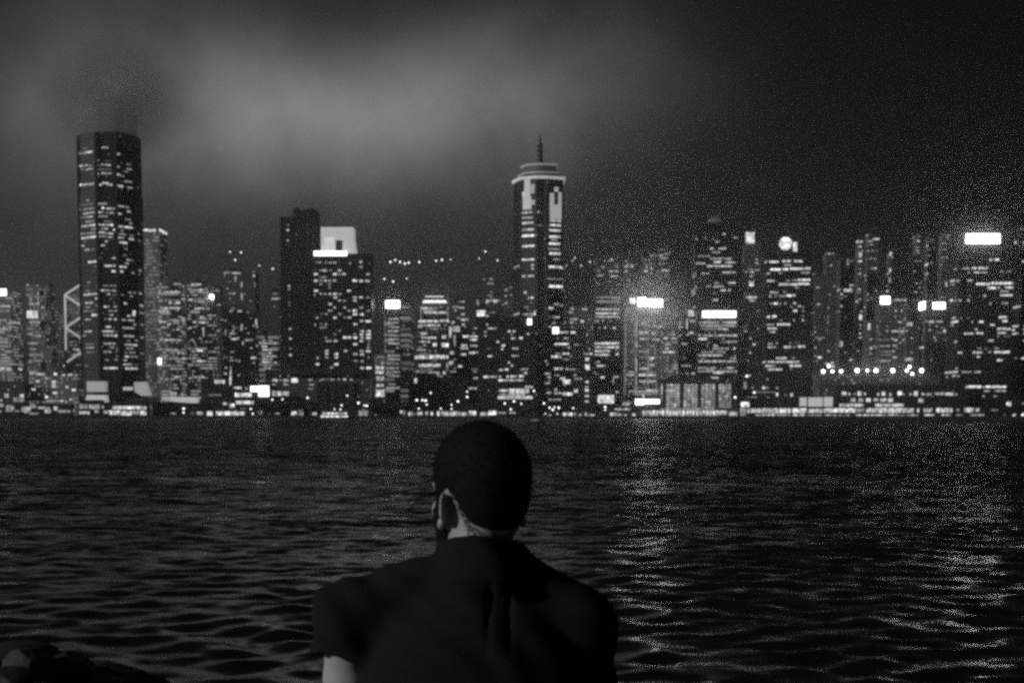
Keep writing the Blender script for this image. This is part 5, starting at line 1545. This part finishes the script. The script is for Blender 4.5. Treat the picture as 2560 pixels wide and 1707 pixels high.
def man():
    YM = 2.45
    W = lambda px, py, Y=YM: np.array([PX(px, py, Y)[0], Y, PX(px, py, Y)[1]], np.float32)
    TH = rad(29)                                   # head turned towards the left
    HC = W(1203, 1262, 2.47)                       # centre of the head at ear level
    c_, s_ = math.cos(TH), math.sin(TH)
    RH = np.array([[c_, -s_, 0], [s_, c_, 0], [0, 0, 1]], np.float32)
    L = lambda x, y, z: (HC + RH @ np.array([x, y, z], np.float32))

    def head_prims():
        p = [(('e', L(0, -.004, .046), (.0725, .091, .090), RH), .01, 0),
             (('e', L(0, -.040, .005), (.058, .050, .060), RH), .02, 0),
             (('e', L(0, .045, -.018), (.058, .055, .072), RH), .02, 0)]
        for s in (-1, 1):
            p.append((('c', L(s * .053, .005, -.032), L(s * .018, .083, -.088), .019, .018), .02, 0))
            p.append((('e', L(s * .042, .062, -.010), (.020, .022, .018), RH), .015, 0))
        p += [(('e', L(0, .088, -.09), (.024, .02, .018), RH), .015, 0),
              (('c', L(-.038, .083, .032), L(.038, .083, .032), .014, .014), .014, 0),
              (('c', L(0, .098, .022), L(0, .122, -.016), .008, .0125), .01, 0),
              (('e', L(.011, .112, -.02), (.008, .01, .008), RH), .006, 0), (('e', L(-.011, .112, -.02), (.008, .01, .008), RH), .006, 0)]
        for s in (-1, 1):
            p.append((('e', L(s * .031, .104, .01), (.017, .014, .011), RH), .008, 1))
            p.append((('e', L(s * .031, .085, .01), (.0125, .0125, .0125), RH), .003, 0))
        p += [(('e', L(0, .101, -.046), (.024, .009, .006), RH), .004, 0), (('e', L(0, .1, -.056), (.021, .009, .0065), RH), .004, 0),
              (('e', L(0, .112, -.051), (.022, .006, .0018), RH), .002, 1)]
        return p

    def ear_prims():
        p = []
        for s in (-1, 1):
            a = TH + s * rad(46 if s < 0 else 14)                    # the shell stands out from the head towards the back
            Re = np.array([[math.cos(a), -math.sin(a), 0], [math.sin(a), math.cos(a), 0], [0, 0, 1]], np.float32)
            c = L(s * (.081 if s < 0 else .075), -.016 if s < 0 else -.004, -.002)
            p.append((('e', c, (.0052, .017, .0285), Re), .006, 0))
            p.append((('e', c + Re @ np.array([s * .009, .003, .004], np.float32), (.0075, .012, .020), Re), .003, 1))
            p.append((('e', L(s * .080, -.004, -.03), (.006, .009, .011), Re), .006, 0))
        return p

    shL, shR = W(872, 1506), W(1452, 1520)
    C7 = W(1203, 1400, 2.445)
    pel = np.array([-.083, 2.42, SEAT_Z + .10], np.float32)
    A = lambda x, y, z: np.array([x, y, z], np.float32)
    elL, elR = W(884, 1885, 2.50), W(1476, 1890, 2.50)
    hipx = .092
    knL, knR = A(pel[0] - .15, 2.86, SEAT_Z + .07), A(pel[0] + .15, 2.86, SEAT_Z + .07)
    anL, anR = A(pel[0] - .14, 2.93, SEAT_Z - .36), A(pel[0] + .14, 2.93, SEAT_Z - .36)
    wrL, wrR = A(pel[0] - .165, 2.74, SEAT_Z + .185), A(pel[0] + .165, 2.74, SEAT_Z + .185)

    SKIN = mat('skin', .32, .55, spec=.3, noise=.12, nscale=60)
    HAIR = mat('short_black_hair', .006, .85, spec=.12, noise=.5, nscale=220)
    CLOTH = mat('black_cotton', .0095, .95, spec=.1, noise=.2, nscale=120)
    DENIM = mat('dark_denim', .02, .95, spec=.1, noise=.2, nscale=120)
    SHOE = mat('dark_shoe_leather', .02, .6, noise=.2, nscale=40)

    # ---- body: one continuous skin
    g = Grid((-.50, 2.22, SEAT_Z - .48), (.36, 3.24, CAM_Z + .03), .0042)
    for p, k, sub in head_prims() + ear_prims():
        g.add(p, k, sub)
    g.add(('c', C7 + A(0, 0, -.03), W(1205, 1275, 2.462), .058, .052), .02)
    for s, sh, el_, wr in ((-1, shL, elL, wrL), (1, shR, elR, wrR)):
        g.add(('c', C7 + A(s * .03, .01, -.045), sh + A(-s * .03, 0, -.03), .034, .038), .02)
        g.add(('c', sh + A(0, 0, -.04), sh * .5 + el_ * .5, .046, .045), .02)
        g.add(('c', sh * .5 + el_ * .5, el_, .047, .040), .015)
        fm = el_ * .7 + wr * .3
        g.add(('c', el_, fm, .040, .043), .015)
        g.add(('c', fm, wr, .043, .027), .012)
        # hand resting on the thigh near the knee, fingers curled over it
        f = A(-s * .12, 1, -.12); f /= np.linalg.norm(f)
        side = A(1, 0, 0) - f * f[0]; side /= np.linalg.norm(side)
        up = np.cross(side, f)
        pm = wr + f * .055 - up * .002
        R = np.stack([side, f, up], 1)
        g.add(('e', pm, (.042, .055, .016), R), .012)
        for q, (off, ln) in enumerate(((-.032, .074), (-.011, .084), (.011, .08), (.031, .062))):
            b0 = wr + f * .095 + side * off
            d1 = f * .93 - up * (.25 + .05 * q); d1 /= np.linalg.norm(d1)
            d2 = f * .7 - up * .75; d2 /= np.linalg.norm(d2)
            d3 = f * .45 - up * .95; d3 /= np.linalg.norm(d3)
            b1 = b0 + d1 * ln * .45; b2 = b1 + d2 * ln * .32; b3 = b2 + d3 * ln * .23
            g.add(('c', b0 - f * .02, b1, .0092, .0088), .004); g.add(('c', b1, b2, .0086, .008), .003); g.add(('c', b2, b3, .008, .007), .003)
        t0 = wr + f * .03 - side * s * .034; t1 = t0 + f * .035 - side * s * .02 - up * .006; t2 = t1 + f * .03 - side * s * .002 - up * .01
        g.add(('c', t0, t1, .013, .0105), .008); g.add(('c', t1, t2, .010, .008), .004)
    cx = float(C7[0])
    g.add(('e', A(cx, 2.46, C7[2] - .20), (.165, .105, .17)), .05)
    g.add(('e', A(pel[0], 2.44, SEAT_Z + .28), (.140, .098, .17)), .06)
    g.add(('e', pel + A(0, 0, .01), (.165, .115, .11)), .05)
    for s, kn, an in ((-1, knL, anL), (1, knR, anR)):
        g.add(('c', pel + A(s * hipx, .03, -.02), kn, .085, .058), .04)
        g.add(('c', kn, kn * .55 + an * .45, .057, .055), .02); g.add(('c', kn * .55 + an * .45, an, .055, .036), .02)
        g.add(('c', an + A(0, -.02, -.035), an + A(s * .02, .15, -.06), .032, .028), .02)
    body = g.mesh('person', SKIN)
    root = obj('person', body, None, (0, 0, 0), 'seated man seen from behind in dark short-sleeved shirt, head turned to look across the water', 'person')

    # ---- hair: a thin shell on the scalp
    hg = Grid(HC - .14, HC + .16, .003)
    for p, k, sub in head_prims():
        hg.add(p, k, sub)
    P = hg.pts()
    lx = RH[0, 0] * (P[0] - HC[0]) + RH[1, 0] * (P[1] - HC[1]) + 0 * P[2]
    ly = RH[0, 1] * (P[0] - HC[0]) + RH[1, 1] * (P[1] - HC[1]) + 0 * P[2]
    lz = (P[2] - HC[2]) + 0 * P[0] + 0 * P[1]
    phi = np.degrees(np.arctan2(np.abs(lx), -ly))
    zback = np.interp(phi, [0, 22, 38, 52, 64, 78, 95], [-.050, -.048, -.036, -.012, .012, .028, .03])
    zfront = np.interp(ly, [-.012, .004, .008, .048, .056, .068, .085], [.03, .028, -.045, -.045, .035, .068, .08])
    zb = np.where(ly < -.012, zback, zfront)
    jit = .005 * np.sin(lx * 420 + ly * 310) * np.sin(lz * 380 + lx * 170)
    th = .0045 + .0055 * np.clip((lz - .01) / .07, 0, 1) + .0007 * np.sin(lx * 700 + 2 * np.sin(lz * 360)) * np.sin(ly * 640 + lz * 590) - .004 * np.clip(1 - (lz - zb) / .03, 0, 1)
    hg.F = np.maximum(hg.F - th, zb + jit - lz)
    hm_ = hg.mesh('hair', HAIR)
    # cropped strands standing off the shell
    V = np.empty(len(hm_.vertices) * 3, np.float32); hm_.vertices.foreach_get('co', V); V = V.reshape(-1, 3)
    Nn = np.array([v.normal[:] for v in hm_.vertices], np.float32)
    r = np.random.default_rng(5)
    pick = np.flatnonzero(((V - HC) @ RH[:, 1] < .06) & (V[:, 2] > HC[2] - .05))
    pick = r.choice(pick, 9000)
    base = V[pick] - .001 * Nn[pick]
    lay = np.array([0, -.5, -.75], np.float32) + r.normal(size=(9000, 3)) * .35
    d = Nn[pick] * .75 + lay * .5
    d /= np.linalg.norm(d, axis=1)[:, None]
    ln_ = r.uniform(.003, .007, (9000, 1)) * np.clip((V[pick, 2:3] - HC[2] + .06) / .09, .25, 1)
    sd_ = np.cross(d, r.normal(size=(9000, 3))); sd_ /= np.linalg.norm(sd_, axis=1)[:, None]
    q4 = np.stack([base - sd_ * .0006, base + sd_ * .0006, base + d * ln_ + sd_ * .0001, base + d * ln_ - sd_ * .0001], 1).reshape(-1, 3)
    Q = np.empty(len(hm_.loops), np.int32); hm_.loops.foreach_get('vertex_index', Q)
    hm2 = from_arrays('hair', np.concatenate([V, q4]), np.concatenate([Q.reshape(-1, 4), len(V) + np.arange(36000).reshape(-1, 4)]))
    hm2.materials.append(HAIR)
    hm2.polygons.foreach_set('use_smooth', [True] * len(hm2.polygons))
    obj('hair', hm2, root)
    # faded stubble below the hairline at the nape and behind the ears
    Vb = np.empty(len(body.vertices) * 3, np.float32); body.vertices.foreach_get('co', Vb); Vb = Vb.reshape(-1, 3)
    q = (Vb - HC) @ RH
    near = np.flatnonzero((np.abs(q) < .12).all(1) & (q[:, 1] < -.02) & (q[:, 2] > -.085))
    qn = q[near]
    ph = np.degrees(np.arctan2(np.abs(qn[:, 0]), -qn[:, 1]))
    dz = np.interp(ph, [0, 22, 38, 52, 64, 78, 95], [-.050, -.048, -.036, -.012, .012, .028, .03]) - qn[:, 2]
    w = np.where((dz > -.004) & (dz < .034), np.clip(1 - dz / .034, 0, 1) ** 1.6, 0)
    near = near[r.random(len(near)) < w * .95]
    near = np.repeat(near, 5)
    nb = np.array([body.vertices[int(k)].normal[:] for k in near], np.float32)
    base = Vb[near] + r.normal(size=(len(near), 3)) * .0016
    base -= nb * np.sum((base - Vb[near]) * nb, 1, keepdims=True)
    d = nb * .5 + np.array([0, -.1, -.85], np.float32) + r.normal(size=base.shape) * .2
    d /= np.linalg.norm(d, axis=1)[:, None]
    sd_ = np.cross(d, nb); sd_ /= np.linalg.norm(sd_, axis=1)[:, None]
    ln_ = r.uniform(.002, .0036, (len(near), 1))
    q4 = np.stack([base - sd_ * .00045, base + sd_ * .00045, base + d * ln_ + sd_ * .0002, base + d * ln_ - sd_ * .0002], 1).reshape(-1, 3)
    st = from_arrays('hair', q4, np.arange(len(q4)).reshape(-1, 4)); st.materials.append(HAIR)
    obj('stubble', st, root)
    # ---- short beard along the jaw
    bgd = Grid(HC - .16, HC + .14, .003)
    for p, k, sub in head_prims():
        bgd.add(p, k, sub)
    P = bgd.pts()
    lx = RH[0, 0] * (P[0] - HC[0]) + RH[1, 0] * (P[1] - HC[1]) + 0 * P[2]
    ly = RH[0, 1] * (P[0] - HC[0]) + RH[1, 1] * (P[1] - HC[1]) + 0 * P[2]
    lz = (P[2] - HC[2]) + 0 * P[0] + 0 * P[1]
    jit = .003 * np.sin(lx * 420 + ly * 310) * np.sin(lz * 380 + lx * 170)
    ztop = np.interp(ly, [-.02, .0, .012, .046, .06, .09, .2], [-.06, -.035, .02, .01, -.026, -.030, -.030])
    bgd.F = np.maximum.reduce([bgd.F - .005 - .0015 * np.sin(lx * 400) * np.sin(lz * 420 + ly * 300), lz - ztop + jit, -.006 - ly + 0 * lz,
                               .016 - np.sqrt(((lx) / 1.6) ** 2 + (lz + .051) ** 2) - np.where(ly > .085, 0, 1)])
    obj('beard', bgd.mesh('beard', HAIR), root)

    # ---- shirt
    sg = Grid((-.44, 2.22, SEAT_Z + .06), (.28, 2.72, float(C7[2]) + .085), .0045)
    P = sg.pts()
    sg.add(('e', A(cx - .005, 2.455, C7[2] - .215), (.212, .132, .205)), .05)
    sg.add(('e', A(pel[0], 2.44, SEAT_Z + .30), (.185, .135, .24)), .08)
    sg.add(('c', pel + A(-.06, 0, .06), pel + A(.06, 0, .06), .14, .14), .06)
    sg.add(('c', W(1262, 1412), W(1446, 1546), .036, .059), .03)
    sg.add(('c', W(1145, 1412), W(884, 1552), .036, .064), .03)
    sg.add(('c', W(1040, 1436, 2.47), W(930, 1462, 2.47), .024, .026), .015)
    sg.add(('c', W(1203, 1445, 2.445), W(1203, 1318, 2.452), .088, .068), .02)
    shirt = sg.F
    # sleeves, hollow towards the hem
    def sleeve(a, b, ra, rb, nrm):
        s_ = cone(P, a, b, ra, rb)
        inn = cone(P, a * .6 + b * .4, b + (b - a) * .5, ra - .012, rb + .0)
        cut = sum((P[i] - b[i]) * nrm[i] for i in range(3))
        return np.maximum(s_, cut), inn - 0, cut
    nL = W(890, 1655) - W(878, 1540); nL = nL / np.linalg.norm(nL); nL = nL + A(-.28, 0, 0.0); nL /= np.linalg.norm(nL)
    s1, in1, c1 = sleeve(W(872, 1535), W(876, 1636, 2.46), .062, .068, nL)
    nR = A(.12, .05, -1); nR /= np.linalg.norm(nR)
    s2, in2, c2 = sleeve(W(1452, 1545), W(1462, 1760, 2.47), .056, .062, nR)
    fold = .005 * np.sin(P[2] * 46 + P[0] * 30 + 1.5 * np.sin(P[0] * 21)) * np.sin(P[0] * 25 + P[1] * 18 + .7) + .0015 * np.sin(P[2] * 120 + P[0] * 70)
    body_f = shirt.copy()
    F = smin(body_f, s1, .028); F = smin(F, s2, .028)
    F = F + fold
    F = np.maximum(F, -np.maximum(cone(P, W(874, 1600, 2.458), W(884, 1800, 2.49), .050, .064), -(c1 + .055)))
    F = np.maximum(F, -np.maximum(cone(P, W(1460, 1690, 2.468), W(1475, 1900, 2.50), .046, .058), -(c2 + .055)))
    # centre-back pleat and yoke seam
    for px0, px1, d in ((1226, 1218, .006), (1270, 1272, .007)):
        a, b_ = W(px0, 1462, 2.30), W(px1, 1585, 2.30)
        dx = np.abs(P[0] - (a[0] + (b_[0] - a[0]) * np.clip((a[2] - P[2]) / (a[2] - b_[2]), 0, 1)))
        env = np.clip((a[2] - P[2]) / .02, 0, 1) * np.clip((P[2] - b_[2] + .05) / .06, 0, 1) * (P[1] < 2.42)
        F = F + d * np.exp(-(dx / .005) ** 2) * env
    zy = W(1200, 1447)[2]
    F = F + .0025 * np.exp(-((P[2] - zy + .1 * (P[0] - cx) ** 2) / .0035) ** 2) * (P[1] < 2.44)
    # stand collar: open at the top, hollow round the neck
    colc = A(float(W(1200, 1350)[0]), 2.452, 0)
    ctop = W(1200, 1334)[2] + (P[0] - colc[0]) * -.04 - (P[1] - 2.39) * .30
    rr_ = np.sqrt(((P[0] - colc[0]) / 1.0) ** 2 + ((P[1] - colc[1]) / 1.02) ** 2)
    F = np.maximum(F, P[2] - ctop)
    F = np.maximum(F, -np.maximum(rr_ - .0615, (ctop - .045) - P[2]))
    F = np.maximum(F, (SEAT_Z + .075) - P[2])
    sg.F = F.astype(np.float32)
    obj('shirt', sg.mesh('shirt', CLOTH), root)

    # ---- trousers and shoes
    tg = Grid((-.42, 2.24, SEAT_Z - .36), (.26, 3.02, SEAT_Z + .24), .006)
    tg.add(('e', pel + A(0, 0, .02), (.178, .128, .12)), .04)
    tg.add(('c', pel + A(-.07, 0, .05), pel + A(.07, 0, .05), .118, .118), .04)
    for s, kn, an in ((-1, knL, anL), (1, knR, anR)):
        tg.add(('c', pel + A(s * hipx, .03, -.015), kn, .096, .072), .04)
        tg.add(('c', kn, an + A(0, 0, .05), .071, .062), .02)
    P = tg.pts()
    tg.F = np.maximum(tg.F + .003 * np.sin(P[1] * 60 + P[2] * 40) * np.sin(P[0] * 50), SEAT_Z - .005 - P[2] + np.where(P[1] > 2.78, 9, 0) * -1)
    tg.F = np.maximum(tg.F, (SEAT_Z - .33) - P[2]).astype(np.float32)
    obj('trousers', tg.mesh('trousers', DENIM), root)
    for s, an in ((-1, anL), (1, anR)):
        h = Grid(an + A(-.09, -.11, -.13), an + A(.09, .27, .05), .005)
        h.add(('c', an + A(0, -.03, -.06), an + A(s * .02, .17, -.075), .046, .042), .02)
        h.add(('c', an + A(0, -.01, -.04), an + A(0, 0, .0), .046, .045), .02)
        P = h.pts()
        h.F = np.maximum(h.F, an[2] - .105 - P[2]).astype(np.float32)
        obj('shoe', h.mesh('shoe', SHOE), root)
    return anL[2] - .105


man()

# ------------------------------------------------------------------ air: even haze over the harbour, low cloud round the tallest tower
HAZE_DENSITY, HAZE_G = 0.00011, 0.92
bm = bmesh.new()
box(bm, -3100, 3100, -60, 5300, -4.5, 640)
hm = bpy.data.materials.new('haze'); hm.use_nodes = True
t = hm.node_tree; t.nodes.clear()
pv = N(t, 'ShaderNodeVolumePrincipled')
pv.inputs['Color'].default_value = (.95, .95, .95, 1)
pv.inputs['Density'].default_value = HAZE_DENSITY
pv.inputs['Anisotropy'].default_value = HAZE_G
om = N(t, 'ShaderNodeOutputMaterial'); t.links.new(pv.outputs[0], om.inputs['Volume'])
hm.cycles.homogeneous_volume = True
finish('haze', bm, hm, None, kind='stuff')


def mist(px, py, Y, size, dens, g=.9, ragged=True):
    """a bank of drifting mist: density fades to nothing at its edge"""
    x, z = PX(px, py, Y)
    bm = bmesh.new()
    bmesh.ops.create_icosphere(bm, subdivisions=3, radius=1)
    for v in bm.verts:
        v.co = Vector((v.co.x * size[0], v.co.y * size[1], v.co.z * size[2]))
    mm = bpy.data.materials.new('mist'); mm.use_nodes = True
    t = mm.node_tree; t.nodes.clear()
    co = N(t, 'ShaderNodeTexCoord')
    vm = N(t, 'ShaderNodeVectorMath', operation='DIVIDE'); vm.inputs[1].default_value = size
    t.links.new(co.outputs['Object'], vm.inputs[0])
    ln = N(t, 'ShaderNodeVectorMath', operation='LENGTH'); t.links.new(vm.outputs[0], ln.inputs[0])
    fall = M(t, 'MULTIPLY_ADD', ln.outputs['Value'], -1.08, 1.04, clamp=True)
    d = M(t, 'MULTIPLY', M(t, 'MULTIPLY', fall, fall), dens)
    if ragged:
        no = N(t, 'ShaderNodeTexNoise'); no.inputs['Scale'].default_value = .018; no.inputs['Detail'].default_value = 3
        t.links.new(co.outputs['Object'], no.inputs['Vector'])
        d = M(t, 'MULTIPLY', d, M(t, 'MULTIPLY_ADD', no.outputs['Fac'], 2.6, -.4, clamp=False))
    pv = N(t, 'ShaderNodeVolumePrincipled'); pv.inputs['Color'].default_value = (.99, .99, .99, 1); pv.inputs['Anisotropy'].default_value = g
    t.links.new(d, pv.inputs['Density'])
    om = N(t, 'ShaderNodeOutputMaterial'); t.links.new(pv.outputs[0], om.inputs['Volume'])
    return finish('mist', bm, mm, None, loc=(x, Y, z), kind='stuff')


mist(278, 248, 1568, (100, 80, 88), .075, .8)
bpy.data.objects['mist']['label'] = 'low cloud wrapped round the top of the tallest tower'
bpy.data.objects['mist']['category'] = 'mist'
# thin mist added round the brightest signs so their light spreads in a halo
for px, py, Y, sz, dn in ((1632, 757, 1535, (75, 22, 58), .0055), (1088, 752, 1572, (42, 20, 34), .006), (2195, 922, 1500, (85, 18, 26), .006),
                          (2445, 596, 1508, (52, 20, 34), .0055), (985, 764, 1582, (34, 18, 30), .005), (2325, 766, 1660, (40, 16, 24), .006),
                          (1795, 786, 1568, (38, 16, 22), .004), (2202, 750, 1682, (26, 14, 20), .005), (1966, 610, 1545, (26, 14, 22), .003)):
    o = mist(px, py, Y, sz, dn * 2.6, .45, False)
    o['label'] = 'thin mist added for the halo round ' + {1632: 'the brightest rooftop sign', 1088: 'the stepped glowing crown', 2195: 'the floodlights of the terrace hall', 2445: 'the wide sign of the big black tower',
                                               985: 'the white sign of the striped tower', 2325: 'the two paired white signs', 1795: 'the broad white sign below the domed tower',
                                               2202: 'the lone white sign on the grey mid-rise', 1966: 'the round disc sign'}[px]
    o['category'] = 'mist'

for nm, lb, ct in (('ground', 'dark city ground behind the far quay', 'ground'), ('quay', 'low dark quay wall along the far shore', 'quay'), ('hills', 'dark wooded hills rising behind the towers', 'hill'),
                   ('water', 'dark choppy harbour water with glitter below the signs', 'water'), ('water.001', 'flat dark harbour water out to both sides', 'water'),
                   ('shore', 'dark stony bank under the seated man', 'shore'), ('haze', 'thin even night haze over the whole harbour', 'haze')):
    bpy.data.objects[nm]['label'] = lb
    bpy.data.objects[nm]['category'] = ct
